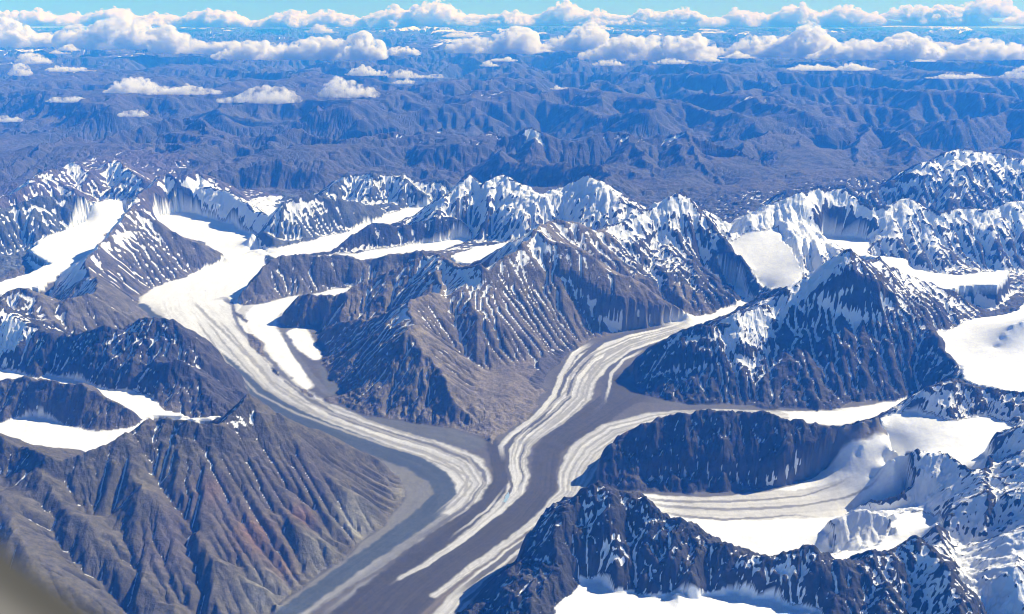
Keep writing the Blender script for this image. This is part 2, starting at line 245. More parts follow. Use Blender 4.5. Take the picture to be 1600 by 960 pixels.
# bands of ice and debris along the glaciers: kind, edge softness, (x, y, half width)
LANES = [
    ('ice', 60, [(-4570, 16474, 695), (-4983, 15963, 1066), (-5332, 15160, 949), (-5400, 14331, 610), (-5149, 13578, 489), (-4542, 12634, 499), (-3881, 11688, 417), (-3275, 10761, 315)]),
    ('white', 50, [(-3815, 13868, 331), (-3982, 13294, 254), (-3828, 12633, 211), (-3434, 11912, 206), (-3102, 11363, 130), (-2702, 10665, 75)]),
    ('white', 40, [(-3036, 14232, 210), (-3417, 13987, 207), (-3786, 13749, 306), (-3946, 13349, 254)]),
    ('white', 30, [(-3243, 12507, 154), (-2970, 11911, 134), (-2762, 11577, 76)]),
    ('ice', 40, [(-4542, 12634, 477), (-3881, 11688, 375), (-3208, 10665, 297), (-2666, 10123, 286), (-2111, 9738, 264), (-1511, 9346, 262), (-954, 9023, 249), (-556, 8705, 243), (-400, 8354, 193), (-518, 7990, 193), (-770, 7652, 163), (-1027, 7366, 117)]),
    ('ice_grey', 30, [(-770, 7652, 166), (-1108, 7265, 122), (-1414, 6871, 104), (-1698, 6527, 95), (-1908, 6217, 82)]),
    ('ice_grey', 30, [(-359, 7818, 63), (-688, 7407, 60), (-1069, 6945, 58), (-1368, 6587, 55), (-1635, 6217, 52)]),
    ('pale', 40, [(-1496, 8705, 112), (-1116, 8481, 169), (-928, 8109, 149), (-1107, 7685, 173), (-1416, 7265, 174), (-1751, 6790, 163), (-2047, 6337, 163), (-2139, 6063, 147)]),
    ('slate', 25, [(-6058, 13696, 57), (-5740, 13242, 73), (-5302, 12763, 87), (-4680, 12169, 91), (-4121, 11578, 91), (-3552, 10838, 102), (-3170, 10352, 126), (-2689, 9869, 135), (-2136, 9453, 141), (-1547, 9066, 139), (-1073, 8745, 139), (-778, 8442, 125), (-708, 8145, 112), (-836, 7818, 128), (-1098, 7439, 114), (-1386, 7069, 101), (-1670, 6674, 96), (-1930, 6313, 91), (-2042, 6101, 85)]),
    ('grey', 14, [(-4981, 13870, 46), (-4806, 13989, 57), (-4552, 13634, 27), (-4416, 13240, 25), (-4232, 12813, 26), (-3822, 12144, 32), (-3412, 11534, 31), (-2991, 10818, 35), (-2634, 10352, 38), (-2227, 9935, 41), (-1866, 9673, 45), (-1364, 9377, 45), (-889, 9124, 44), (-506, 8868, 38), (-310, 8572, 24), (-296, 8341, 22), (-431, 7979, 25), (-703, 7619, 27), (-1040, 7205, 21)]),
    ('grey', 12, [(-3510, 12607, 30), (-3339, 12215, 34), (-3081, 11664, 34), (-2807, 11156, 39), (-2472, 10571, 46), (-2103, 10140, 59), (-1649, 9786, 81), (-1241, 9641, 117)]),
    ('greygreen', 30, [(-2608, 11258, 45), (-2392, 10722, 86), (-2034, 10210, 151), (-1492, 9786, 186), (-918, 9484, 187), (-447, 9182, 127)]),
    ('greypale', 12, [(-5300, 13870, 31), (-4714, 13024, 23), (-3866, 11799, 21), (-3124, 10665, 21), (-2372, 9869, 17), (-1585, 9331, 18), (-869, 8882, 17), (-474, 8481, 16), (-504, 8108, 16), (-776, 7729, 18)]),
    ('brown', 30, [(-264, 9331, 55), (-182, 8924, 75), (-119, 8481, 91), (-199, 7990, 128), (-446, 7576, 190), (-732, 7185, 204), (-1047, 6762, 192), (-1328, 6337, 180), (-1497, 6063, 173)]),
    ('white', 20, [(3972, 13988, 69), (3256, 13238, 128), (2340, 12606, 213), (1755, 12213, 246)]),
    ('ice', 25, [(2557, 12733, 191), (1696, 12118, 270), (1190, 11511, 278), (913, 10914, 209), (828, 10423, 203), (573, 9952, 214), (293, 9577, 178), (112, 9241, 127), (58, 8882, 109), (84, 8481, 105), (27, 8144, 91), (-182, 7784, 62), (-496, 7336, 41), (-804, 6964, 29), (-1019, 6771, 17)]),
    ('ice', 12, [(1179, 12142, 41), (866, 11663, 46), (679, 11053, 37), (546, 10423, 37), (300, 9835, 41), (0, 9422, 41), (-126, 9124, 31), (-108, 8813, 22)]),
    ('darkline', 9, [(2589, 12915, 54), (1791, 12505, 61), (1321, 12142, 47), (978, 11576, 29), (725, 10954, 24), (593, 10351, 23), (329, 9770, 25), (45, 9361, 30), (-59, 9066, 23), (-49, 8611, 21), (0, 8291, 14), (-99, 7932, 16), (-409, 7470, 16)]),
    ('darkline', 9, [(1253, 11910, 17), (955, 11257, 21), (783, 10759, 22), (724, 10351, 32), (459, 9868, 31), (152, 9391, 19), (37, 9023, 12)]),
    ('darkline', 9, [(289, 9422, 15), (134, 9167, 17), (86, 8813, 11), (126, 8481, 10), (40, 8108, 11)]),
    ('greypale', 9, [(2130, 12506, 25), (1376, 11752, 27), (1062, 11053, 19), (981, 10478, 19), (634, 9901, 21), (303, 9391, 15)]),
    ('brown', 22, [(2049, 10298, 165), (1604, 10664, 416), (1352, 10298, 224), (986, 9835, 213), (607, 9392, 185), (404, 9023, 152), (353, 8611, 134), (327, 8230, 138), (97, 7762, 175), (-217, 7336, 195), (-591, 6899, 201), (-898, 6460, 191), (-1123, 6063, 178)]),
    ('darkline', 10, [(2276, 12214, 42), (1725, 11752, 51), (1338, 11196, 43), (1204, 10721, 34), (1183, 10244, 30), (946, 9835, 30)]),
    ('ice', 8, [(1949, 11910, 23), (1580, 11532, 25), (1349, 11053, 23), (1265, 10570, 17), (1188, 10209, 12)]),
    ('ice', 8, [(27, 8144, 50), (-182, 7784, 46), (-496, 7336, 37), (-804, 6964, 29), (-1019, 6771, 17), (-1118, 6683, 8)]),
    ('ice', 6, [(-68, 8291, 12), (-262, 7841, 12), (-506, 7512, 13), (-620, 7336, 4)]),
    ('white', 25, [(5270, 10355, 91), (4653, 10039, 137), (3938, 9821, 190), (3168, 9886, 118), (2541, 9919, 118)]),
    ('ice', 22, [(3326, 9886, 101), (2382, 9919, 115), (1727, 9786, 160), (1236, 9453, 230), (896, 9037, 224), (703, 8572, 185), (624, 8193, 133), (406, 7852, 83), (31, 7387, 49), (-356, 6936, 39), (-681, 6544, 30)]),
    ('greybrown', 20, [(4252, 10039, 34), (3529, 10038, 43), (2819, 10089, 61), (2109, 10175, 80), (1646, 10351, 161)]),
    ('tan', 24, [(1080, 8813, 38), (938, 8442, 52), (825, 8169, 65), (522, 7818, 51), (124, 7366, 56), (-236, 6899, 60), (-564, 6502, 78), (-806, 6101, 85)]),
    ('ice', 20, [(695, 7955, 51), (449, 7652, 66), (92, 7235, 79), (-177, 6899, 82), (-480, 6502, 83), (-698, 6100, 76)]),
    ('ice', 20, [(820, 7863, 42), (505, 7491, 88), (213, 7166, 94), (-59, 6853, 88), (-337, 6460, 81), (-537, 6100, 75)]),
    ('greybrown', 10, [(747, 8025, 26), (486, 7740, 30), (136, 7336, 32), (-207, 6899, 30), (-563, 6476, 29)]),
    ('grey', 8, [(791, 7909, 17), (510, 7597, 21), (184, 7235, 20), (-118, 6880, 19), (-421, 6460, 17), (-597, 6178, 16)]),
    ('white', 40, [(4109, 8293, 291), (3303, 7933, 478), (2567, 7652, 521), (1940, 7729, 399), (1321, 7932, 175), (933, 8025, 118)]),
    ('white', 40, [(3085, 7286, 142), (2441, 7186, 303), (1996, 7387, 159)]),
    ('icegrey2', 30, [(3734, 8027, 162), (3237, 7933, 241), (2830, 7899, 247), (2296, 7864, 237), (1834, 7852, 197), (1394, 7979, 130)]),
    ('greybrown', 16, [(988, 8242, 49), (1353, 8169, 61), (1750, 8121, 73), (2154, 8121, 71), (2712, 8194, 55), (3258, 8418, 45), (3625, 8679, 23)]),
    ('softline', 6, [(1242, 8097, 18), (1462, 7990, 24), (1785, 7944, 23), (2185, 7956, 23), (2655, 7979, 17), (3075, 8050, 11), (3594, 8194, 11)]),
    ('softline', 6, [(1324, 7955, 18), (1576, 7875, 23), (1958, 7818, 23), (2481, 7819, 22), (2948, 7853, 16), (3443, 7957, 10), (3886, 8074, 10)]),
    ('softline', 6, [(1371, 7818, 17), (1617, 7729, 23), (1863, 7663, 22), (2113, 7630, 22), (2441, 7663, 16), (2840, 7707, 11), (3144, 7653, 11)]),
    ('greypale', 7, [(2785, 12902, 21), (1767, 12309, 19), (1111, 11694, 21), (802, 11025, 15), (714, 10552, 14), (498, 10125, 16), (242, 9702, 10), (42, 9295, 8), (-13, 8868, 7), (15, 8481, 7)]),
    ('greypale', 7, [(2775, 12850, 20), (1755, 12213, 18), (1146, 11589, 20), (861, 10962, 14), (770, 10478, 14), (532, 10016, 16), (271, 9612, 10), (78, 9247, 8), (27, 8868, 7), (54, 8481, 7)]),
    ('greypale', 7, [(2763, 12785, 19), (1740, 12095, 17), (1189, 11459, 19), (933, 10883, 14), (839, 10387, 14), (573, 9881, 16), (306, 9502, 10), (122, 9188, 9), (78, 8868, 7), (103, 8481, 7)]),
    ('greypale', 7, [(2754, 12733, 19), (1728, 12002, 17), (1222, 11358, 18), (990, 10821, 14), (893, 10315, 14), (606, 9776, 15), (335, 9416, 10), (157, 9141, 9), (119, 8868, 7), (142, 8481, 7)]),
    ('greypale', 7, [(2746, 12695, 19), (1720, 11933, 16), (1247, 11282, 18), (1032, 10774, 14), (933, 10262, 14), (630, 9698, 15), (355, 9352, 11), (183, 9106, 9), (149, 8868, 7), (172, 8481, 7)]),
    ('greypale', 7, [(3029, 9963, 17), (2237, 9993, 17), (1740, 9869, 15), (1183, 9606, 19), (800, 9167, 14), (577, 8572, 11), (538, 8193, 11), (348, 7923, 8)]),
    ('greypale', 7, [(3020, 9929, 17), (2228, 9942, 16), (1727, 9786, 14), (1211, 9512, 18), (854, 9095, 14), (647, 8572, 11), (586, 8193, 11), (373, 7877, 8)]),
    ('greypale', 7, [(3012, 9896, 17), (2218, 9892, 16), (1715, 9705, 14), (1240, 9419, 18), (907, 9023, 13), (718, 8572, 11), (633, 8193, 11), (397, 7832, 8)]),
    ('greypale', 7, [(3005, 9869, 16), (2211, 9852, 16), (1706, 9641, 13), (1262, 9346, 17), (949, 8966, 13), (774, 8572, 11), (671, 8193, 11), (417, 7795, 8)]),
    ('greypale', 7, [(2996, 9836, 16), (2202, 9803, 15), (1694, 9562, 13), (1289, 9256, 16), (1001, 8896, 13), (844, 8572, 11), (719, 8193, 11), (441, 7751, 8)]),
    ('greypale', 7, [(-4955, 13024, 16), (-4024, 11492, 15), (-3307, 10480, 15), (-2724, 9956, 18), (-2125, 9562, 19), (-1516, 9182, 18), (-967, 8868, 17), (-609, 8590, 15), (-490, 8354, 10), (-608, 8063, 13), (-815, 7731, 9)]),
    ('greypale', 7, [(-4794, 13024, 16), (-3960, 11666, 15), (-3259, 10628, 15), (-2688, 10078, 18), (-2118, 9689, 19), (-1514, 9301, 19), (-959, 8980, 18), (-574, 8675, 15), (-430, 8354, 10), (-556, 8007, 13), (-785, 7678, 9)]),
    ('greypale', 7, [(-4593, 13024, 17), (-3877, 11889, 16), (-3198, 10818, 15), (-2642, 10235, 18), (-2108, 9852, 19), (-1512, 9453, 19), (-949, 9124, 18), (-530, 8783, 14), (-354, 8354, 10), (-493, 7937, 12), (-748, 7613, 9)]),
    ('greypale', 7, [(-4433, 13023, 17), (-3809, 12074, 16), (-3147, 10975, 15), (-2604, 10363, 18), (-2100, 9986, 19), (-1510, 9578, 19), (-942, 9241, 18), (-494, 8871, 14), (-293, 8354, 10), (-443, 7882, 12), (-718, 7561, 9)]),
]
MASSIF_LABEL = {'brown_ridge': ('mountain_ridge', 'broad brown ridge with fanning gullies filling the lower left corner'),
 'dark_hill': ('mountain_ridge', 'low dark rock hill between two snow tongues at the left edge'),
 'west_wall': ('mountain_ridge', 'dark cragged wall above the upper snow tongue on the left'),
 'grey_ridge': ('mountain_ridge', 'grey bare slope with a small pointed summit near the left edge'),
 'north_west_pyramid': ('mountain', 'snow shouldered grey mountain on the outer bend of the western glacier'),
 'far_west_wall': ('mountain_ridge', 'dark level wall with a thin snow rim far left'),
 'far_west_peaks': ('mountain', 'cluster of small white pyramids behind the far left wall'),
 'snow_dome': ('mountain', 'rounded all white snow dome at the head of the western glacier'),
 'dome_east': ('mountain', 'blue grey sloping mountain just right of the white snow dome'),
 'far_centre_peaks': ('mountain', 'dark peaks with white patches behind the middle tributary glacier'),
 'ribbed_spur': ('mountain_ridge', 'short snow ribbed spur between two straight white tributaries'),
 'snow_wall': ('mountain', 'tall snow streaked wall behind the central massif'),
 'fluted_ridge': ('mountain_ridge', 'long low fluted ridge of grey rock right of the western glacier'),
 'central_massif': ('mountain', 'great central mountain with dark ribbed flank and smooth taupe scree slope'),
 'arm_pyramid': ('mountain', 'sharp white topped pyramid above the end of the eastern glacier'),
 'east_headwall': ('mountain', 'long fluted wall of snow and ice at the upper right'),
 'far_east_peak': ('mountain', 'tall dark blue peak behind the fluted snow wall at right edge'),
 'great_pyramid': ('mountain', 'largest dark pyramid with snow couloirs right of centre'),
 'far_plateau_ridge': ('mountain_ridge', 'rock spur in the snow plateau at the right edge'),
 'dark_ridge': ('mountain_ridge', 'long dark ridge facing the viewer between two eastern glaciers'),
 'snow_island': ('mountain_ridge', 'snow dusted rock crest standing in the right snowfields'),
 'icefall_rocks': ('mountain_ridge', 'broken rocks and ice cliffs above the right glacier'),
 'ice_mound': ('mountain', 'cracked white ice mound in the right snow basin'),
 'se_spur': ('mountain_ridge', 'striped snow and rock slope at the lower right edge'),
 'front_peak': ('mountain', 'jagged black peak and ridge in front at the bottom right')}
FAR_LABEL = ['long blue range with a blocky summit beyond the left snow peaks',
 'low violet blue spur behind the white snow dome',
 'blue range with small snow caps behind the central peaks',
 'falling blue spur right of the range with snow caps',
 'pale ridge with a single snow spot in the middle distance',
 'short dark blue spurs right behind the central peaks',
 'long hazy range with snow flecks under the right cloud bank',
 'blue ridge with a snowy tip near the right edge',
 'low dark blue ridge in front of the right edge ridge',
 'far snowy summits under the left cloud bank',
 'faint white summits between the two cloud rows in the middle',
 'dark crest with snow patches under the central cloud bank',
 'faint white summits above the right cloud bank',
 'pale plain topped ridge under the small middle clouds',
 'low bluish ridge below the small left clouds',
 'faint blue ridge under the left end of the cloud bank',
 'blue spur running towards the viewer right behind the white topped pyramid',
 'dark blue spur falling left of the tall far right peak',
 'blue spur just left behind the white topped pyramid',
 'short blue spur above the fluted snow wall',
 'blue spur left of the tall dark peak at the right edge']
GLACIERS = {'west': (['trunk_west', 'trib_dome', 'trib_mid', 'trib_south', 'trib_pocket'], 'glacier', 'main white striped glacier winding from the snow dome down to the bottom centre'),
 'east': (['east_ice', 'north_arm'], 'glacier', 'double eastern glacier with dark medial moraines curving in from the right'),
 'right': (['right_ice', 'south_hollow'], 'glacier', 'broad glacier with three thin dark lines behind the jagged front peak'),
 'wl': (['west_snow_lower'], 'snowfield', 'lower white snow tongue behind the brown ridge at left edge'),
 'wu': (['west_snow_upper'], 'snowfield', 'upper narrow snow tongue under the dark cragged wall on the left'),
 'nw': (['northwest_ice'], 'snowfield', 'diagonal snow valley below the far left wall'),
 'fb': (['front_basin'], 'snowfield', 'bright snow basin at the bottom edge under the jagged peak'),
 'es': (['east_snow'], 'snowfield', 'steep white snow slope left of the great dark pyramid'),
 'eb': (['east_basin'], 'snowfield', 'flat snow basin at the foot of the fluted snow wall'),
 'ep': (['east_plateau'], 'snowfield', 'wide snow plateau right of the great dark pyramid'),
 'ub': (['upper_bowl'], 'snowfield', 'small snow bowl behind the crest of the great central mountain'),
 'sp': (['south_plateau'], 'snowfield', 'snow plateau right of the dark ridge and above the ice cliffs')}
LANE_PART = {'slate': 'lateral_moraine',
 'brown': 'medial_moraine',
 'darkline': 'medial_moraine',
 'softline': 'medial_moraine',
 'grey': 'medial_moraine',
 'greygreen': 'lateral_moraine',
 'greybrown': 'lateral_moraine',
 'tan': 'medial_moraine'}
CLOUDS = [
    ('leftmost billow of the long cloud bank, touching the left edge', -36028, 70229, -3500, 5136, 1797, 2260, 46, 1, 'far cloud bank'),
    ('tall white billow of the bank above the left snow summits', -28133, 66480, -3500, 4699, 1645, 2699, 60, 2, 'far cloud bank'),
    ('white billow of the bank right of the left snow summits', -20473, 60127, -3500, 3218, 1126, 2326, 46, 3, 'far cloud bank'),
    ('long flat billow of the bank left of centre', -13723, 53251, -3500, 3785, 1325, 1841, 60, 4, 'far cloud bank'),
    ('white double headed cloud with sloping top left of centre', -9250, 53120, -3500, 1953, 781, 1805, 40, 5, 'far cloud bank'),
    ('small bright cloud right of the double headed one', -6912, 56788, -3500, 1243, 559, 912, 26, 6, 'far cloud bank'),
    ('billow of the bank above the middle of the picture', -1241, 59521, -3500, 3104, 1241, 1991, 46, 7, 'far cloud bank'),
    ('highest white billow of the bank right of centre', 3479, 62646, -3500, 3406, 1362, 2198, 50, 8, 'far cloud bank'),
    ('broad billow of the bank with a hanging shelf at its base', 7765, 53088, -3500, 4082, 1429, 2138, 70, 9, 'far cloud bank'),
    ('billow of the bank over the snowy crest right of centre', 13872, 56987, -3500, 3822, 1338, 2056, 56, 10, 'far cloud bank'),
    ('sloping billow of the bank three quarters across', 17089, 55816, -3500, 2959, 1036, 1860, 44, 11, 'far cloud bank'),
    ('bright rounded billow of the bank towards the right', 21274, 53586, -3500, 4175, 1461, 1653, 60, 12, 'far cloud bank'),
    ('longest white billow reaching the right edge', 27440, 53968, -3500, 5260, 1841, 2025, 70, 13, 'far cloud bank'),
    ('long soft cloud lowest of the left group', -13621, 35422, -3700, 2348, 822, 790, 40, 14, 'small clouds over the blue ranges'),
    ('white puffy cloud with a tail below the bank', -9082, 32486, -3700, 1525, 610, 974, 40, 15, 'small clouds over the blue ranges'),
    ('ragged cloud right of the puffy one with a tail', -6192, 34379, -3700, 1146, 458, 784, 30, 16, 'small clouds over the blue ranges'),
    ('thin flat cloud above the ragged one', -6730, 42685, -3600, 1004, 402, 518, 22, 17, 'small clouds over the blue ranges'),
    ('slanting thin cloud left of centre', -4343, 41274, -3600, 1206, 422, 597, 24, 18, 'small clouds over the blue ranges'),
    ('small shelf under the slanting thin cloud', -4597, 38467, -3600, 395, 197, 341, 10, 19, 'small clouds over the blue ranges'),
    ('tiny round cloud alone below the left group', -12713, 30183, -3900, 430, 301, 578, 14, 20, 'small clouds over the blue ranges'),
    ('round little cloud under the left summits', -23230, 43164, -3600, 462, 324, 704, 10, 21, 'small clouds over the blue ranges'),
    ('small cloud covering the left summit foot', -26861, 51613, -3600, 927, 556, 788, 14, 22, 'small clouds over the blue ranges'),
    ('thin cloud wisp right of the small left clouds', -21855, 45394, -3600, 1023, 511, 482, 12, 23, 'small clouds over the blue ranges'),
    ('faint cloud over the plain at far left', -16535, 33517, -3800, 599, 359, 509, 12, 24, 'small clouds over the blue ranges'),
    ('low faint cloud at the left edge', -16314, 28969, -3900, 437, 306, 587, 12, 25, 'small clouds over the blue ranges'),
    ('tiny thin cloud near the pale plain topped ridge', -1148, 48336, -3600, 456, 228, 347, 8, 26, 'small clouds over the blue ranges'),
    ('tiny thin cloud over the right of centre valley', 2035, 37034, -3700, 378, 189, 178, 8, 27, 'small clouds over the blue ranges'),
    ('long thin cloud strip over the right hazy range', 16082, 45985, -3600, 2120, 848, 466, 24, 28, 'small clouds over the blue ranges'),
    ('thin strip of cloud among the far right snow flecks', 19696, 41283, -3600, 863, 432, 475, 14, 29, 'small clouds over the blue ranges'),
    ('small thin cloud among the right snow flecks', 21194, 41676, -3600, 611, 305, 373, 10, 30, 'small clouds over the blue ranges'),
    ('thin cloud touching the right edge under the bank', 23138, 41757, -3600, 693, 346, 610, 12, 31, 'small clouds over the blue ranges'),
    ('shelf of cloud under the middle of the bank', 8654, 49608, -3550, 949, 475, 643, 16, 32, 'small clouds over the blue ranges'),
    ('distant horizon cloud at the left edge', -64238, 128000, -2617, 12407, 3722, 2373, 44, 50, 'cloud row along the horizon'),
    ('distant horizon cloud over the left summits', -49256, 128000, -2583, 12873, 3862, 2272, 44, 51, 'cloud row along the horizon'),
    ('distant horizon cloud over the long flat billow', -33455, 128000, -3021, 13373, 4012, 2679, 44, 52, 'cloud row along the horizon'),
    ('distant horizon cloud left of the high white tower', -21119, 128000, -2906, 11240, 3372, 2627, 44, 53, 'cloud row along the horizon'),
    ('distant horizon cloud tallest and creamiest, left of centre', -8800, 128000, -2935, 12970, 3891, 3307, 44, 54, 'cloud row along the horizon'),
    ('distant horizon cloud over the highest billow', 5275, 128000, -2603, 12025, 3608, 2516, 44, 55, 'cloud row along the horizon'),
    ('distant horizon cloud over the hanging shelf', 18462, 128000, -2579, 10272, 3081, 2222, 44, 56, 'cloud row along the horizon'),
    ('distant horizon cloud small and low, right of centre', 30785, 128000, -2699, 10456, 3137, 1939, 44, 57, 'cloud row along the horizon'),
    ('distant horizon cloud over the sloping billow', 40479, 128000, -2812, 10662, 3199, 2636, 44, 58, 'cloud row along the horizon'),
    ('distant horizon cloud over the bright rounded billow', 52725, 128000, -2220, 12993, 3898, 2549, 44, 59, 'cloud row along the horizon'),
    ('distant horizon cloud at the right edge', 64968, 128000, -1773, 14508, 4352, 2819, 44, 60, 'cloud row along the horizon'),
    ('torn scrap of cloud below the long cloud bank, first from the left', -29070, 59253, -3500, 594, 357, 374, 10, 120, 'fragments beside the cloud bank'),
    ('torn scrap of cloud below the long cloud bank, second from the left', -30363, 62897, -3500, 760, 456, 511, 10, 121, 'fragments beside the cloud bank'),
    ('torn scrap of cloud below the long cloud bank, third from the left', -22881, 61111, -3500, 873, 524, 640, 10, 122, 'fragments beside the cloud bank'),
    ('torn scrap of cloud below the long cloud bank, fourth from the left', -22879, 67505, -3500, 518, 311, 245, 10, 123, 'fragments beside the cloud bank'),
    ('torn scrap of cloud below the long cloud bank, fifth from the left', -571, 50799, -3500, 717, 430, 341, 10, 124, 'fragments beside the cloud bank'),
    ('torn scrap of cloud below the long cloud bank, sixth from the left', 2162, 60079, -3500, 523, 314, 294, 10, 125, 'fragments beside the cloud bank'),
    ('torn scrap of cloud below the long cloud bank, seventh from the left', 3138, 68568, -3500, 1036, 621, 756, 10, 126, 'fragments beside the cloud bank'),
    ('torn scrap of cloud below the long cloud bank, eighth from the left', 5066, 47650, -3500, 747, 448, 564, 10, 127, 'fragments beside the cloud bank'),
    ('torn scrap of cloud below the long cloud bank, ninth from the left', 7498, 69498, -3500, 703, 422, 532, 10, 128, 'fragments beside the cloud bank'),
    ('torn scrap of cloud below the long cloud bank, tenth from the left', 11008, 50765, -3500, 602, 361, 450, 10, 129, 'fragments beside the cloud bank'),
    ('torn scrap of cloud below the long cloud bank, eleventh from the left', 13201, 53761, -3500, 919, 551, 457, 10, 130, 'fragments beside the cloud bank'),
    ('torn scrap of cloud below the long cloud bank, twelfth from the left', 16892, 64328, -3500, 796, 478, 348, 10, 131, 'fragments beside the cloud bank'),
    ('torn scrap of cloud below the long cloud bank, thirteenth from the left', 18184, 59283, -3500, 1138, 683, 583, 10, 132, 'fragments beside the cloud bank'),
    ('torn scrap of cloud below the long cloud bank, fourteenth from the left', 23494, 70678, -3500, 526, 315, 237, 10, 133, 'fragments beside the cloud bank'),
    ('torn scrap of cloud below the long cloud bank, fifteenth from the left', 22889, 51097, -3500, 615, 369, 306, 10, 134, 'fragments beside the cloud bank'),
    ('torn scrap of cloud below the long cloud bank, sixteenth from the left', 32264, 68496, -3500, 1406, 844, 771, 10, 135, 'fragments beside the cloud bank'),
    ('torn scrap of cloud below the long cloud bank, seventeenth from the left', 33178, 65126, -3500, 529, 317, 215, 10, 136, 'fragments beside the cloud bank'),
    ('torn scrap of cloud below the long cloud bank, eighteenth from the left', 34566, 66461, -3500, 1111, 666, 492, 10, 137, 'fragments beside the cloud bank'),
    ('torn scrap of cloud above the long cloud bank, first from the left', -41849, 78164, -3500, 1016, 609, 743, 10, 160, 'fragments beside the cloud bank'),
    ('torn scrap of cloud above the long cloud bank, second from the left', -47964, 90530, -3500, 1661, 997, 1116, 10, 161, 'fragments beside the cloud bank'),
    ('torn scrap of cloud above the long cloud bank, third from the left', -42349, 96069, -3500, 802, 481, 374, 10, 162, 'fragments beside the cloud bank'),
    ('torn scrap of cloud above the long cloud bank, fourth from the left', -35432, 80615, -3500, 1546, 928, 1146, 10, 163, 'fragments beside the cloud bank'),
    ('torn scrap of cloud above the long cloud bank, fifth from the left', -20518, 100118, -3500, 1489, 893, 1031, 10, 164, 'fragments beside the cloud bank'),
    ('torn scrap of cloud above the long cloud bank, sixth from the left', -4808, 85685, -3500, 1417, 850, 834, 10, 165, 'fragments beside the cloud bank'),
    ('torn scrap of cloud above the long cloud bank, seventh from the left', -4572, 85235, -3500, 1275, 765, 622, 10, 166, 'fragments beside the cloud bank'),
    ('torn scrap of cloud above the long cloud bank, eighth from the left', 4742, 76689, -3500, 1403, 842, 580, 10, 167, 'fragments beside the cloud bank'),
    ('torn scrap of cloud above the long cloud bank, ninth from the left', 5744, 75373, -3500, 1386, 831, 890, 10, 168, 'fragments beside the cloud bank'),
    ('torn scrap of cloud above the long cloud bank, tenth from the left', 10458, 118469, -3500, 2085, 1251, 905, 10, 169, 'fragments beside the cloud bank'),
    ('long pale cloud layer behind the horizon clouds, far left', -57251, 128000, -3019, 20247, 5062, 1893, 40, 80, 'cloud row along the horizon'),
    ('long pale cloud layer behind the horizon clouds, left of centre', -28198, 128000, -3382, 20820, 5205, 2091, 40, 81, 'cloud row along the horizon'),
    ('long pale cloud layer behind the horizon clouds, in the middle', 1762, 128000, -3276, 20335, 5084, 1886, 40, 82, 'cloud row along the horizon'),
    ('long pale cloud layer behind the horizon clouds, right of centre', 29080, 128000, -3378, 20850, 5213, 1933, 40, 83, 'cloud row along the horizon'),
    ('long pale cloud layer behind the horizon clouds, far right', 57251, 128000, -3019, 22271, 5568, 2409, 40, 84, 'cloud row along the horizon'),
]
SNOW_SPOTS = [(-7279, 16090, 500, 0.8), (-7204, 15040, 500, 0.8), (-7231, 14322, 450, 0.7), (-7167, 13598, 400, 0.6), (-7423, 18388, 700, 0.7), (-6818, 18487, 800, 0.7), (-6271, 18339, 700, 0.7), (-4634, 17942, 450, 0.5), (-4318, 18420, 250, 0.6), (-453, 15120, 500, 0.9), (-111, 14819, 400, 0.6), (2282, 15414, 450, 0.8), (2617, 15682, 350, 0.6), (1777, 14983, 350, 0.5), (4101, 11926, 320, 0.45), (3617, 11597, 320, 0.5), (3062, 11273, 260, 0.4), (2988, 10821, 330, 0.9), (3312, 11194, 220, 0.7), (6309, 12750, 600, 0.6), (5684, 12509, 400, 0.3), (874, 6394, 170, 0.8), (3914, 6602, 700, 0.4), (4070, 6152, 700, 0.4), (3207, 5969, 500, 0.4), (4118, 8474, 500, 0.8), (3947, 7688, 500, 0.8), (2032, 6197, 200, 0.6), (2275, 6114, 150, 0.6), (-6522, 10801, 300, 0.7), (-6594, 10726, 280, 0.7), (-2703, 7883, 120, 0.9), (6119, 10238, 400, 0.5), (4719, 9228, 300, 0.5), (-1203, 16265, 400, 0.3), (-1719, 16568, 300, 0.2), (-1031, 12295, 150, 0.6), (763, 17375, 500, 0.5), (5569, 15255, 400, 0.5), (4410, 15610, 650, 0.9), (5089, 15783, 550, 0.8), (5106, 14722, 400, 0.7), (4074, 12351, 260, 0.5), (4399, 12054, 200, 0.4), (-546, 14567, 450, 0.8), (4675, 11553, 330, -0.45), (4547, 11142, 400, -0.25), (5179, 11093, 400, -0.3), (3676, 10595, 300, -0.3), (-9836, 23641, 1300, -0.6), (-9048, 23828, 1200, -0.5)]
TINT_SPOTS = [(-2347, 6891, 190, 'red'), (-2072, 6774, 120, 'red'), (-2785, 7176, 130, 'red'), (-1997, 7247, 110, 'red'), (-3055, 6558, 200, 'plum'), (-2019, 7682, 200, 'plum'), (-2618, 7166, 140, 'plum'), (-2327, 7459, 260, 'plum'), (-2869, 6872, 350, 'plum'), (-1515, 7519, 190, 'pale'), (-1774, 6923, 200, 'pale'), (-2072, 6462, 240, 'pale'), (-1079, 8144, 160, 'pale'), (-1382, 8403, 160, 'grey'), (1303, 8938, 160, 'red'), (-10735, 20700, 900, 'plum'), (-11798, 20710, 1200, 'plum')]
ROUGH = {'brown_ridge': 0.22, 'fluted_ridge': 0.45, 'grey_ridge': 0.5, 'north_west_pyramid': 0.4, 'dome_east': 0.5, 'central_massif': 0.75, 'dark_hill': 0.7, 'snow_dome': 0.5, 'dark_ridge': 1.25, 'front_peak': 1.5, 'great_pyramid': 1.05, 'arm_pyramid': 1.3, 'west_wall': 1.2, 'snow_wall': 1.2, 'far_east_peak': 1.3, 'east_headwall': 1.1, 'ribbed_spur': 0.6, 'ice_mound': 0.3}
SMOOTH = [(0, 11200, 1100, 0.12), (-250, 12000, 900, 0.3), (900, 12600, 900, 0.35)]
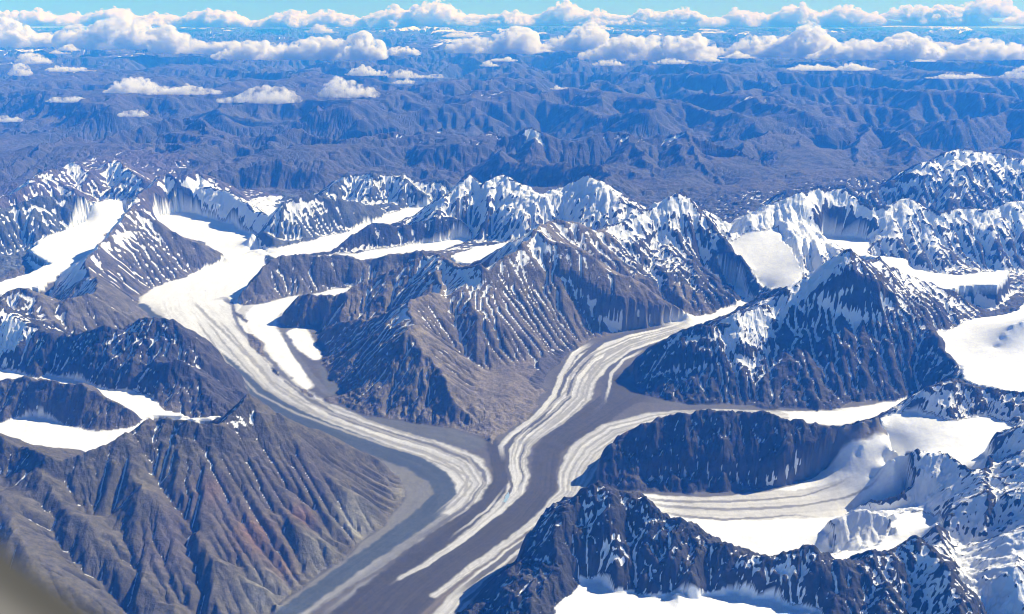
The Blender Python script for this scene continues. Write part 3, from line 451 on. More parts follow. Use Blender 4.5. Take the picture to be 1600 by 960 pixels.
FAR_SNOW = {9: 0.55, 10: 0.6, 11: 0.45, 12: 0.6, 2: 0.95, 5: 0.8, 6: 0.3, 7: 0.4, 0: -0.1, 4: 0.1, 3: 0.3}
KNIFE = {'great_pyramid': [1, 2, 3, 4], 'front_peak': [1, 2, 3], 'arm_pyramid': [1, 2], 'snow_wall': [1], 'far_west_peaks': [1, 2], 'west_wall': [1], 'central_massif': [1, 4], 'far_centre_peaks': [1], 'se_spur': [1, 2], 'east_headwall': [1], 'far_east_peak': [1]}
HAZE_COL, HAZE_DENS = (0.03, 0.25, 1.0), 2.35e-05

# ------------------------------------------------------------------ terrain numerics
def noise2(x, y, seed):
    """smooth gradient noise, about -1..1"""
    rs = np.random.RandomState(seed)
    ang = rs.rand(256) * 2 * math.pi
    gx, gy = np.cos(ang).astype(np.float32), np.sin(ang).astype(np.float32)
    perm = rs.permutation(256)
    xi = np.floor(x).astype(np.int64); yi = np.floor(y).astype(np.int64)
    fx = (x - xi).astype(np.float32); fy = (y - yi).astype(np.float32)
    u = fx*fx*fx*(fx*(fx*6-15)+10); v = fy*fy*fy*(fy*(fy*6-15)+10)
    def g(ix, iy, dx, dy):
        k = perm[(perm[ix & 255] + iy) & 255]
        return gx[k]*dx + gy[k]*dy
    a = g(xi, yi, fx, fy); b = g(xi+1, yi, fx-1, fy)
    c = g(xi, yi+1, fx, fy-1); d = g(xi+1, yi+1, fx-1, fy-1)
    a = a + (b-a)*u; c = c + (d-c)*u
    return (a + (c-a)*v) * 1.5

def fbm(x, y, wl, octs, seed, gain=0.5, ridged=False):
    out = np.zeros(np.shape(x), np.float32); amp = 1.0; tot = 0.0
    for o in range(octs):
        n = noise2(x/wl + 17.3*o, y/wl - 9.1*o, seed + o)
        if ridged: n = 1 - 2*np.abs(n)
        out += amp*n; tot += amp; amp *= gain; wl *= 0.5
    return out/tot

def sstep(a, b, x):
    t = np.clip((x-a)/(b-a), 0, 1); return t*t*(3-2*t)

class Grid:
    def __init__(s, x0, x1, y0, y1, dx):
        s.x0, s.y0, s.dx = x0, y0, dx
        s.nx = int((x1-x0)/dx)+1; s.ny = int((y1-y0)/dx)+1
        s.h = np.zeros((s.ny, s.nx), np.float32)
    def mesh(s):
        X, Y = np.meshgrid(s.x0+np.arange(s.nx)*s.dx, s.y0+np.arange(s.ny)*s.dx)
        return X.astype(np.float32), Y.astype(np.float32)
    def sample(s, x, y, a=None):
        a = s.h if a is None else a
        u = np.clip((x-s.x0)/s.dx, 0, s.nx-1.001); v = np.clip((y-s.y0)/s.dx, 0, s.ny-1.001)
        i = u.astype(np.int64); j = v.astype(np.int64); fu = u-i; fv = v-j
        return (a[j, i]*(1-fu)+a[j, i+1]*fu)*(1-fv) + (a[j+1, i]*(1-fu)+a[j+1, i+1]*fu)*fv

def roughen(pts, closed, jit, rs, levels=3):
    """fractal subdivision of a traced line, so that crests and margins are not straight"""
    P = np.array(pts, float)
    if closed: P = np.vstack([P, P[:1]])
    for l in range(levels):
        m = (P[1:]+P[:-1])/2; d = P[1:]-P[:-1]
        L = np.hypot(d[:, 0], d[:, 1])
        off = np.clip(rs.randn(len(L)), -2, 2)*np.minimum(jit*L, 70.0 if closed else 1e9)
        m[:, 0] += -d[:, 1]/np.maximum(L, 1)*off; m[:, 1] += d[:, 0]/np.maximum(L, 1)*off
        if not closed: m[:, 2] += rs.randn(len(L))*np.minimum(L*0.09, 34)
        Q = np.empty((len(P)+len(m), 3)); Q[0::2] = P; Q[1::2] = m; P = Q
    return P

def densify(P, step):
    out = []
    for a, b in zip(P[:-1], P[1:]):
        n = max(1, int(math.hypot(b[0]-a[0], b[1]-a[1])/step))
        t = np.linspace(0, 1, n, endpoint=False)[:, None]
        out.append(a+(b-a)*t)
    out.append(P[-1:]); return np.vstack(out)

def inside(poly, X, Y):
    r = np.zeros(X.shape, bool)
    P = np.asarray(poly); x0, y0 = P[-1, 0], P[-1, 1]
    for x1, y1 in P[:, :2]:
        c = (y1 > Y) != (y0 > Y)
        if y1 != y0: r ^= c & (X < (x0-x1)*(Y-y1)/(y0-y1)+x1)
        x0, y0 = x1, y1
    return r

def solve(g, lines, fixed=None, iters=70):
    """relax a surface through the traced crests and valley margins, coarse to fine"""
    prev = None; levels = [16, 8, 4, 2, 1]
    for lv in levels:
        dx = g.dx*lv; nx = (g.nx-1)//lv+2; ny = (g.ny-1)//lv+2
        acc = np.zeros((ny, nx), np.float32); cnt = np.zeros((ny, nx), np.float32)
        for P in lines:
            i = np.round((P[:, 0]-g.x0)/dx).astype(int); j = np.round((P[:, 1]-g.y0)/dx).astype(int)
            k = (i >= 0) & (i < nx) & (j >= 0) & (j < ny)
            np.add.at(acc, (j[k], i[k]), P[k, 2]); np.add.at(cnt, (j[k], i[k]), 1)
        m = cnt > 0; val = acc/np.maximum(cnt, 1)
        X = g.x0+np.arange(nx)*dx; Y = g.y0+np.arange(ny)*dx
        if fixed is not None:
            XX, YY = np.meshgrid(X, Y); fm, fv = fixed(XX, YY)
            val = np.where(fm & ~m, fv, val); m |= fm
        if prev is None:
            h = np.full((ny, nx), val[m].mean(), np.float32); n = 600
        else:
            pg = Grid.__new__(Grid); pg.x0, pg.y0, pg.dx, pg.nx, pg.ny = g.x0, g.y0, dx*2, prev.shape[1], prev.shape[0]
            XX, YY = np.meshgrid(X, Y); h = pg.sample(XX, YY, prev).astype(np.float32); n = iters
        h[m] = val[m]
        for _ in range(n):
            p = np.pad(h, 1, mode='edge')
            a = (p[:-2, 1:-1]+p[2:, 1:-1]+p[1:-1, :-2]+p[1:-1, 2:])*0.25
            h = np.where(m, val, a)
        prev = h
    g.h = prev[:g.ny, :g.nx].copy()

def cones(g, lines, slope, reach, coarse):
    """highest ground that crests can carry: cones of the given slope falling away from every crest"""
    dx = g.dx*coarse; nx = (g.nx-1)//coarse+2; ny = (g.ny-1)//coarse+2
    e = np.full((ny, nx), -1e5, np.float32)
    for P in lines:
        i = np.round((P[:, 0]-g.x0)/dx).astype(int); j = np.round((P[:, 1]-g.y0)/dx).astype(int)
        k = (i >= 0) & (i < nx) & (j >= 0) & (j < ny)
        np.maximum.at(e, (j[k], i[k]), P[k, 2].astype(np.float32))
    XX, YY = np.meshgrid(g.x0+np.arange(nx)*dx, g.y0+np.arange(ny)*dx)
    s = (slope*(1+0.3*noise2(XX/(14*dx), YY/(14*dx), 77))).astype(np.float32)*dx
    for it in range(int(reach/dx)):
        p = np.pad(e, 1, mode='edge')
        o = np.maximum(np.maximum(p[:-2, 1:-1], p[2:, 1:-1]), np.maximum(p[1:-1, :-2], p[1:-1, 2:]))-s
        d = np.maximum(np.maximum(p[:-2, :-2], p[2:, :-2]), np.maximum(p[:-2, 2:], p[2:, 2:]))-s*1.41421
        e = np.maximum(e, np.maximum(o, d))
    cgd = Grid.__new__(Grid); cgd.x0, cgd.y0, cgd.dx, cgd.nx, cgd.ny = g.x0, g.y0, dx, nx, ny
    X, Y = g.mesh()
    return cgd.sample(X, Y, e).astype(np.float32)

def erode(g, fixedmask, K, steps, uplift=0.0, m_exp=0.5):
    """stream power incision, implicit, on the grid: cuts gullies that run down to the valley floors"""
    ny, nx = g.h.shape; N = ny*nx; dx = g.dx
    offs = [(-1, -1), (-1, 0), (-1, 1), (0, -1), (0, 1), (1, -1), (1, 0), (1, 1)]
    h = g.h.astype(np.float64); idx = np.arange(N).reshape(ny, nx)
    fixed = fixedmask.copy(); fixed[0, :] = fixed[-1, :] = True; fixed[:, 0] = fixed[:, -1] = True
    ff = fixed.ravel(); rj = np.random.RandomState(5)
    for s in range(steps):
        p = np.pad(h, 1, mode='edge')
        best = np.zeros((ny, nx)); rcv = idx.copy(); dist = np.full((ny, nx), dx)
        for dj, di in offs:
            L = dx*(1.41421356 if dj and di else 1.0)
            sl = (h-p[1+dj:1+dj+ny, 1+di:1+di+nx])/L*(0.72+0.56*rj.rand(ny, nx))
            k = sl > best
            best[k] = sl[k]; rcv[k] = idx[k]+dj*nx+di; dist[k] = L
        rcv = np.where(fixed, idx, rcv).ravel()
        # cells by steps from their outlet: whole generations are handled at once
        order = np.argsort(-h.ravel(), kind='stable')
        A = [dx*dx]*N; r = rcv.tolist()
        ol = order.tolist()
        for i in ol:
            q = r[i]
            if q != i: A[q] += A[i]
        A = np.minimum(np.array(A), 4e6)
        F = (K*A**m_exp/dist.ravel())
        F[rcv == np.arange(N)] = 0
        Fl = F.tolist(); hl = (h.ravel()+np.where(ff, 0, uplift)).tolist()
        for i in reversed(ol):
            f = Fl[i]
            if f: hl[i] = (hl[i]+f*hl[r[i]])/(1+f)
        h = np.array(hl).reshape(ny, nx)
    g.h = h.astype(np.float32); g.area = A.reshape(ny, nx).astype(np.float32)

def talus(g, fixed, tmax, n):
    """rockfall: slopes steeper than tmax shed to their neighbours"""
    h = g.h; dx = g.dx
    for _ in range(n):
        p = np.pad(h, 1, mode='edge')
        d = np.zeros_like(h)
        for sl, so in (((slice(1, -1), slice(0, -2)), 1), ((slice(1, -1), slice(2, None)), 1), ((slice(0, -2), slice(1, -1)), 1), ((slice(2, None), slice(1, -1)), 1)):
            df = h-p[sl]; e = np.abs(df)-tmax*dx
            d -= np.where(e > 0, np.sign(df)*e*0.12, 0)
        h = np.where(fixed, h, h+d)
    g.h = h.astype(np.float32)

def blur(a, n):
    for _ in range(n):
        p = np.pad(a, 1, mode='edge')
        a = (p[:-2, 1:-1]+p[2:, 1:-1]+p[1:-1, :-2]+p[1:-1, 2:]+4*p[1:-1, 1:-1])/8
    return a

def ownership(crest_lines):
    """which mountain each point of the ground belongs to, on a 125 m grid"""
    cx = np.arange(-22000, 22001, 125.0); cy_ = np.arange(4600, 33001, 125.0)
    CX, CY = np.meshgrid(cx, cy_)
    best = np.full(CX.shape, 1e12); own = np.zeros(CX.shape, int); k = 0
    for mi, name in enumerate(CRESTS):
        for l in CRESTS[name]:
            for q in densify(crest_lines[k], 120):
                d = (CX-q[0])**2+(CY-q[1])**2; w = d < best; best[w] = d[w]; own[w] = mi
            k += 1
    for fi, l in enumerate(FAR):
        if min(p[1] for p in l) > 36000: continue
        for q in densify(np.array(l, float), 400):
            d = (CX-q[0])**2+(CY-q[1])**2; w = d < best; best[w] = d[w]; own[w] = len(CRESTS)+fi
    return own

def hill_country(X, Y):
    """steep bare ranges and valleys that fill the country between the traced crests"""
    wx = X+900*fbm(X, Y, 7000, 3, 41); wy = Y+900*fbm(X, Y, 7000, 3, 47)
    big = fbm(wx, wy, 9000, 6, 51, 0.5, True)
    return -500+2300*np.clip(0.16+1.05*big+0.30*fbm(X, Y, 40000, 2, 57), 0, 0.86)

def build_terrain():
    rs = np.random.RandomState(11)
    crest_lines = [roughen(l, False, 0.07, rs) for v in CRESTS.values() for l in v]
    sharp = []; k = 0
    for nme, v in CRESTS.items():
        for i, l in enumerate(v):
            if i == 0 or nme in KNIFE and i in KNIFE[nme]: sharp.append(crest_lines[k])
            k += 1
    far_lines = [roughen(l, False, 0.10, rs, 4) for l in FAR]
    floor_polys = {k: roughen(v, True, 0.07, np.random.RandomState(300+i)) for i, (k, v) in enumerate(FLOORS.items())}
    sharp_far = [P for P in far_lines if P[:, 1].min() < 31000]
    # ---- far country, 200 m grid
    gf = Grid(-100000, 100000, 18000, 180000, 165)
    low = []
    for x, y, z in FARLOW:
        t = np.linspace(0, 2*math.pi, 12)
        r = 0.035*y
        low.append(np.stack([x+r*np.cos(t), y+r*0.6*np.sin(t), t*0+z-220*sstep(24000, 34000, y)], 1))
    solve(gf, [densify(P, 110) for P in far_lines+low], iters=30)
    X, Y = gf.mesh()
    wx = X+900*fbm(X, Y, 7000, 3, 41); wy = Y+900*fbm(X, Y, 7000, 3, 47)
    big = fbm(wx, wy, 15000, 6, 51, 0.5, True)
    cone = cones(gf, [densify(P, 110) for P in far_lines], 0.46, 9000, 1)
    lowland = hill_country(X, Y)
    gf.h = np.maximum(np.minimum(gf.h, cone+60*big), 0.86*lowland).astype(np.float32)
    gf.h += 190*fbm(wx, wy, 4200, 5, 58, 0.5, True)
    nofix = np.zeros(gf.h.shape, bool)
    erode(gf, nofix, 0.26, 5)
    talus(gf, nofix, 0.95, 3)
    # ---- glacier country, 40 m grid
    ga = Grid(-22000, 22000, 4600, 33000, 40)
    cl = [densify(P, 20) for P in crest_lines]+[densify(P, 20) for P in floor_polys.values()]
    cl += [densify(P, 20) for P in far_lines if P[:, 1].min() < 31000]
    cl += [densify(P, 20) for P in low if P[:, 1].min() < 31000]
    def fixed(XX, YY):
        return YY > 31500, gf.sample(XX, YY)
    solve(ga, cl, fixed)
    X, Y = ga.mesh()
    fl = np.zeros(X.shape, bool)
    for P in floor_polys.values(): fl |= inside(P, X, Y)
    ga.floor = fl
    own = ownership(crest_lines)
    names = list(CRESTS)
    ro = np.ones(own.shape, np.float32)
    for mi, nme in enumerate(names): ro[own == mi] = ROUGH.get(nme, 1.0)
    og = Grid.__new__(Grid); og.x0, og.y0, og.dx, og.nx, og.ny = -22000, 4600, 125.0, own.shape[1], own.shape[0]
    ro = blur(ro, 4)
    for sx, sy, sr, sv in SMOOTH:
        XX, YY = np.meshgrid(og.x0+np.arange(og.nx)*125.0, og.y0+np.arange(og.ny)*125.0)
        gg = np.exp(-((XX-sx)**2+(YY-sy)**2)/(sr*sr)); ro = ro*(1-gg)+sv*gg
    cone = cones(ga, [densify(P, 20) for P in crest_lines], 0.66, 2600, 2)
    cone = np.maximum(cone, cones(ga, [densify(P, 20) for P in far_lines if P[:, 1].min() < 31000], 0.68, 5000, 4))
    lowb = 0.03*(np.minimum(Y, 21000)-8000)+90+140*fbm(X, Y, 2500, 3, 59)
    ftr = sstep(20500, 25000, Y)
    lowb = lowb+(0.72*hill_country(X, Y)-lowb)*ftr
    ga.h = np.where(fl | (Y > 31500), ga.h, np.minimum(ga.h, np.maximum(cone, lowb))).astype(np.float32)
    soft = np.clip(blur((~fl).astype(np.float32), 6)*1.6-0.6, 0, 1)
    rid = fbm(X+260*fbm(X, Y, 1100, 3, 61), Y+260*fbm(X, Y, 1100, 3, 65), 1500, 6, 71, 0.6, True)
    far_w = sstep(18500, 24000, Y)
    ga.h += og.sample(X, Y, ro)*soft*(rid-0.12)*(130-70*far_w)*(0.4+0.6*sstep(100, 700, ga.h))
    fixm = fl | (Y > 31500)
    erode(ga, fixm, 0.055, 7)
    talus(ga, fixm, 1.05, 5)
    edge_ = cones(ga, [densify(P+np.array([0, 0, 34.0]), 20) for P in sharp]+[densify(P+np.array([0, 0, 60.0]), 20) for P in sharp_far], 1.0, 320, 1)
    ga.h = np.where(fixm, ga.h, np.maximum(ga.h, edge_)).astype(np.float32)
    # ---- finer grids: the foreground at 13 m, the peaks behind it at 22 m
    def refine(x0, x1, y0, y1, dx, wl, amp, K, steps, tmax, lift, sl):
        g = Grid(x0, x1, y0, y1, dx)
        X, Y = g.mesh()
        g.h = ga.sample(X, Y).astype(np.float32)
        fl_ = np.zeros(X.shape, bool)
        for P in floor_polys.values():
            if P[:, 1].max() > y0 and P[:, 1].min() < y1: fl_ |= inside(P, X, Y)
        soft = np.clip(blur((~fl_).astype(np.float32), 8)*1.6-0.6, 0, 1)
        n1 = fbm(X+50*fbm(X, Y, 300, 2, 81), Y+50*fbm(X, Y, 300, 2, 85), wl, 5, 91, 0.6, True)
        n2 = fbm(X, Y, wl*0.29, 3, 97, 0.6, True)
        g.h += soft*og.sample(X, Y, ro)*((n1-0.15)*amp+(n2-0.1)*amp*0.2)
        erode(g, fl_, K, steps)
        talus(g, fl_, tmax, 3)
        edge_ = cones(g, [densify(P+np.array([0, 0, lift]), dx*0.5) for P in sharp], sl, 12*dx, 1)
        g.h = np.where(fl_, g.h, np.maximum(g.h, edge_)).astype(np.float32)
        g.floor = fl_
        return g
    gb = refine(-8200, 8200, 4700, 13400, 13, 420, 46, 0.035, 4, 1.25, 38.0, 1.05)
    gm = refine(-12500, 12500, 12400, 21500, 22, 520, 50, 0.04, 3, 1.3, 62.0, 1.15)
    ga.mid = gm
    og.h = ro
    ga.soft = np.clip(blur((~fl).astype(np.float32), 3)*1.7-0.7, 0, 1)
    return gf, ga, gb, floor_polys, crest_lines, own, og

def height(T, x, y):
    gf, ga, gb = T[:3]
    hf = gf.sample(x, y); ha = ga.sample(x, y); hb = gb.sample(x, y)
    wa = sstep(0, 1500, np.minimum(32000-y, 22000-np.abs(x)))
    wb = sstep(0, 700, np.minimum(13300-y, 8100-np.abs(x)))
    h = hf+(ha-hf)*wa
    wm = sstep(0, 500, np.minimum(np.minimum(21400-y, y-12500), 12400-np.abs(x)))
    h = h+(ga.mid.sample(x, y)-h)*wm
    return h+(hb-h)*wb

def crags(T, X, Y, sp):
    """ridged multifractal: broken rock on the slopes, coarser in the far ranges; octaves finer than the mesh are left out"""
    ga, og = T[1], T[6]
    ro = og.sample(X, Y)*ga.sample(X, Y, ga.soft)
    out_ = (np.abs(X) > 21900) | (Y > 32900)
    fw = sstep(19000, 30000, Y)
    ro = np.where(out_, 1.0, ro)
    hs = height(T, X, Y)
    ro = np.maximum(ro, 0.9*sstep(720, 960, hs)*ga.sample(X, Y, ga.soft)*sstep(12000, 10500, Y))
    wx = X+130*fbm(X, Y, 700, 2, 501); wy = Y+130*fbm(X, Y, 700, 2, 505)
    det = np.zeros(X.shape, np.float32); w = np.ones(X.shape, np.float32)
    for i, (wl, amp) in enumerate(((3000, 130), (1500, 70), (760, 50), (390, 32), (200, 20), (100, 13), (55, 8))):
        r = 1-np.abs(noise2(wx/wl+3.7*i, wy/wl-5.3*i, 511+i)); r = r*r
        k = fw if wl > 1000 else (0.5-0.2*fw if wl > 600 else 0.85-0.3*fw)
        res = np.clip(wl/(sp*2.2)-1, 0, 1)
        det += (amp*k*res*w*(r-0.55)).astype(np.float32)
        w = np.clip(0.35+1.1*r, 0, 1.2).astype(np.float32)
    return det*ro

def streaks(T, X, Y, sp, scale, seed, steps=12):
    """noise drawn out along the fall line: ribs, scree chutes, gullies, avalanche tracks"""
    gf, ga, gb = T[:3]
    grads = []
    for g, n in ((gf, 1), (ga, 2), (gb, 4)):
        hb = blur(g.h, n); gy, gx = np.gradient(hb, g.dx); grads.append((gx, gy))
    px, py = X.copy(), Y.copy(); acc = np.zeros(X.shape, np.float32)
    st = np.clip(sp*1.6, 16, 200)
    inb = (Y < 13200) & (np.abs(X) < 8000); ina = (Y < 32500) & (np.abs(X) < 21800)
    wl = np.clip(sp*2.6, 34, 420)*scale
    for k in range(steps):
        acc += noise2(px/wl, py/wl, seed)
        gx = np.where(inb, gb.sample(px, py, grads[2][0]), np.where(ina, ga.sample(px, py, grads[1][0]), gf.sample(px, py, grads[0][0])))
        gy = np.where(inb, gb.sample(px, py, grads[2][1]), np.where(ina, ga.sample(px, py, grads[1][1]), gf.sample(px, py, grads[0][1])))
        l = np.hypot(gx, gy)+1e-3
        px = px+gx/l*st; py = py+gy/l*st
    return acc/steps*2.6

# ------------------------------------------------------------------ materials
def new_mat(name):
    m = bpy.data.materials.new(name); m.use_nodes = True
    nt = m.node_tree; nt.nodes.clear()
    o = nt.nodes.new('ShaderNodeOutputMaterial')
    return m, nt, o

def N(nt, kind, **kw):
    n = nt.nodes.new(kind)
    for k, v in kw.items():
        if k.startswith('i_'): n.inputs[k[2:]].default_value = v
        else: setattr(n, k, v)
    return n

def noise_node(nt, scale, detail=4, rough=0.6, vec=None):
    n = N(nt, 'ShaderNodeTexNoise'); n.inputs['Scale'].default_value = scale
    n.inputs['Detail'].default_value = detail; n.inputs['Roughness'].default_value = rough
    if vec is not None: nt.links.new(vec, n.inputs['Vector'])
    return n

def mathn(nt, op, a, b, clamp=False):
    n = N(nt, 'ShaderNodeMath', operation=op, use_clamp=clamp)
    for i, v in enumerate((a, b)):
        if isinstance(v, (int, float)): n.inputs[i].default_value = v
        else: nt.links.new(v, n.inputs[i])
    return n.outputs[0]

def terrain_material():
    m, nt, o = new_mat('rock_and_snow')
    L = nt.links.new
    tc = N(nt, 'ShaderNodeTexCoord'); P = tc.outputs['Object']
    tint = N(nt, 'ShaderNodeAttribute', attribute_name='tint')
    snow = N(nt, 'ShaderNodeAttribute', attribute_name='snow')
    n1 = noise_node(nt, 1/48.0, 6, 0.7, P); n2 = noise_node(nt, 1/260.0, 4, 0.6, P)
    # bare rock: broken light and dark stones
    var = mathn(nt, 'ADD', mathn(nt, 'MULTIPLY', n1.outputs[0], 0.75), mathn(nt, 'MULTIPLY', n2.outputs[0], 0.5))
    gain = N(nt, 'ShaderNodeMapRange'); gain.inputs['From Min'].default_value = 0.38; gain.inputs['From Max'].default_value = 0.86
    gain.inputs['To Min'].default_value = 0.45; gain.inputs['To Max'].default_value = 1.55
    L(var, gain.inputs['Value'])
    rock = N(nt, 'ShaderNodeVectorMath', operation='SCALE'); L(tint.outputs['Color'], rock.inputs[0]); L(gain.outputs[0], rock.inputs['Scale'])
    # snow lies in patches with ragged edges
    sn = mathn(nt, 'ADD', snow.outputs['Fac'], mathn(nt, 'MULTIPLY', mathn(nt, 'SUBTRACT', n1.outputs[0], 0.5), 0.55))
    sf = N(nt, 'ShaderNodeMapRange', interpolation_type='SMOOTHSTEP'); sf.inputs['From Min'].default_value = 0.42; sf.inputs['From Max'].default_value = 0.58
    L(sn, sf.inputs['Value'])
    mix = N(nt, 'ShaderNodeMix', data_type='RGBA'); L(sf.outputs[0], mix.inputs['Factor']); L(rock.outputs[0], mix.inputs['A'])
    mix.inputs['B'].default_value = (0.86, 0.88, 0.90, 1)
    bs = N(nt, 'ShaderNodeBsdfPrincipled'); bs.inputs['Specular IOR Level'].default_value = 0.15
    L(mix.outputs['Result'], bs.inputs['Base Color'])
    rg = N(nt, 'ShaderNodeMapRange'); rg.inputs['To Min'].default_value = 0.92; rg.inputs['To Max'].default_value = 0.6
    L(sf.outputs[0], rg.inputs['Value']); L(rg.outputs[0], bs.inputs['Roughness'])
    nb = noise_node(nt, 1/45.0, 6, 0.7, P)
    bp = N(nt, 'ShaderNodeBump'); bp.inputs['Distance'].default_value = 18.0
    st = mathn(nt, 'SUBTRACT', 0.85, mathn(nt, 'MULTIPLY', sf.outputs[0], 0.65)); L(st, bp.inputs['Strength'])
    L(nb.outputs[0], bp.inputs['Height']); L(bp.outputs[0], bs.inputs['Normal'])
    L(bs.outputs[0], o.inputs['Surface'])
    return m

def ice_material():
    m, nt, o = new_mat('glacier_ice_and_debris')
    L = nt.links.new
    tc = N(nt, 'ShaderNodeTexCoord'); P = tc.outputs['Object']
    tint = N(nt, 'ShaderNodeAttribute', attribute_name='tint')
    n1 = noise_node(nt, 1/35.0, 5, 0.7, P); n2 = noise_node(nt, 1/400.0, 4, 0.6, P)
    var = mathn(nt, 'ADD', mathn(nt, 'MULTIPLY', n1.outputs[0], 0.7), mathn(nt, 'MULTIPLY', n2.outputs[0], 0.4))
    gain = N(nt, 'ShaderNodeMapRange'); gain.inputs['From Min'].default_value = 0.33; gain.inputs['From Max'].default_value = 0.77
    gain.inputs['To Min'].default_value = 0.84; gain.inputs['To Max'].default_value = 1.14
    L(var, gain.inputs['Value'])
    sc = N(nt, 'ShaderNodeVectorMath', operation='SCALE'); L(tint.outputs['Color'], sc.inputs[0]); L(gain.outputs[0], sc.inputs['Scale'])
    bs = N(nt, 'ShaderNodeBsdfPrincipled'); bs.inputs['Specular IOR Level'].default_value = 0.2; bs.inputs['Roughness'].default_value = 0.7
    L(sc.outputs[0], bs.inputs['Base Color'])
    nb = noise_node(nt, 1/25.0, 5, 0.7, P)
    bp = N(nt, 'ShaderNodeBump'); bp.inputs['Distance'].default_value = 5.0; bp.inputs['Strength'].default_value = 0.5
    L(nb.outputs[0], bp.inputs['Height']); L(bp.outputs[0], bs.inputs['Normal'])
    L(bs.outputs[0], o.inputs['Surface'])
    return m

MAT_ROCK, MAT_ICE = terrain_material(), ice_material()

# ------------------------------------------------------------------ terrain mesh
T = build_terrain()
GF, GA, GB, FLOOR_POLYS, CREST_LINES, own, OG = T
NC, NR = 960, 1200
p = 0.45
ya, yb = 4750.0**-p, 206000.0**-p
ys = (ya+(yb-ya)*np.linspace(0, 1, NR))**(-1/p)
u = np.linspace(-1, 1, NC)
Y = np.repeat(ys[:, None], NC, 1)
Wd = 0.577*(0.942*ys+1700)*1.12+300
X = u[None, :]*Wd[:, None]
HT = height(T, X, Y)

SP = np.repeat((2*Wd/NC)[:, None], NC, 1)
def surface_normals(Zs):
    G = np.stack([X, Y, Zs], -1)
    du = np.empty_like(G); du[:, 1:-1] = G[:, 2:]-G[:, :-2]; du[:, 0] = G[:, 1]-G[:, 0]; du[:, -1] = G[:, -1]-G[:, -2]
    dv = np.empty_like(G); dv[1:-1] = G[2:]-G[:-2]; dv[0] = G[1]-G[0]; dv[-1] = G[-1]-G[-2]
    n = np.cross(du, dv); n /= np.linalg.norm(n, axis=-1, keepdims=True)
    return n
HS = HT
nz = np.clip(surface_normals(HS)[..., 2], 0.05, 1)
steep = np.sqrt(1-nz*nz)/nz
# ribs and chutes down the fall line
nr = int(np.searchsorted(ys, 110000.0))
STK = np.zeros(X.shape, np.float32); RIB = np.zeros(X.shape, np.float32)
STK[:nr] = streaks(T, X[:nr], Y[:nr], SP[:nr], 1.0, 601)
RIB[:nr] = streaks(T, X[:nr], Y[:nr], SP[:nr], 2.4, 607)
rock_ = np.where((Y < 32500) & (np.abs(X) < 21800), GA.sample(X, Y, GA.soft)*(0.35+0.65*OG.sample(X, Y)), 1.0)*sstep(0.15, 0.45, steep)
STK *= sstep(0.12, 0.35, steep); 
HT = HS+crags(T, X, Y, SP)+rock_*SP*(0.32*STK+0.85*(0.5-np.abs(RIB)))

nrm0 = surface_normals(HT); nz = np.clip(nrm0[..., 2], 0.05, 1)
sb = surface_normals(blur(HT, 6)); shady = -(sb[..., 0]*0.88+sb[..., 1]*0.47)
slope = np.sqrt(1-nz*nz)/nz
e = np.clip(Y*0.0022, 14, 260)
def hollow(r):
    return ((height(T, X+r, Y)+height(T, X-r, Y)+height(T, X, Y+r)+height(T, X, Y-r))/4-HS)/r
cav = 0.45*hollow(e*1.6)+0.35*hollow(e*5)+0.6*(blur(HT, 3)-HT)/SP

# which mountain each point of the ground belongs to
MASSIFS = list(CRESTS.keys())
cg_x = np.arange(-22000, 22001, 125.0); cg_y = np.arange(4600, 33001, 125.0)
nm = len(MASSIFS)
fx_, fy_ = np.meshgrid(np.arange(-112000, 112001, 1500.0), np.arange(18000, 190001, 1500.0))
bestf = np.full(fx_.shape, 1e14); ownf = np.zeros(fx_.shape, int)
for fi, l in enumerate(FAR):
    for q in densify(np.array(l, float), 1500):
        d = (fx_-q[0])**2+(fy_-q[1])**2
        w = d < bestf; bestf[w] = d[w]; ownf[w] = nm+fi
def lookup(x, y):
    jx = x+140*fbm(x, y, 500, 2, 201); jy = y+140*fbm(x, y, 500, 2, 205)
    i = np.clip(np.round((jx+22000)/125).astype(int), 0, len(cg_x)-1); j = np.clip(np.round((jy-4600)/125).astype(int), 0, len(cg_y)-1)
    a = own[j, i]
    i = np.clip(np.round((jx+112000)/1500).astype(int), 0, fx_.shape[1]-1); j = np.clip(np.round((jy-18000)/1500).astype(int), 0, fx_.shape[0]-1)
    b = ownf[j, i]
    return np.where((y < 31000) & (np.abs(x) < 21500), a, b)
MID = lookup(X, Y)

# valley floors
FNAMES = list(FLOOR_POLYS.keys())
FID = np.full(X.shape, -1)
near = Y < 24000
xn, yn = X[near], Y[near]; fn = np.full(xn.shape, -1)
for i, (nme, P) in enumerate(FLOOR_POLYS.items()):
    b = (xn > P[:, 0].min()) & (xn < P[:, 0].max()) & (yn > P[:, 1].min()) & (yn < P[:, 1].max())
    ii = np.where(b)[0]
    hit_ = inside(P, xn[ii], yn[ii]); fn[ii[hit_]] = i
FID[near] = fn

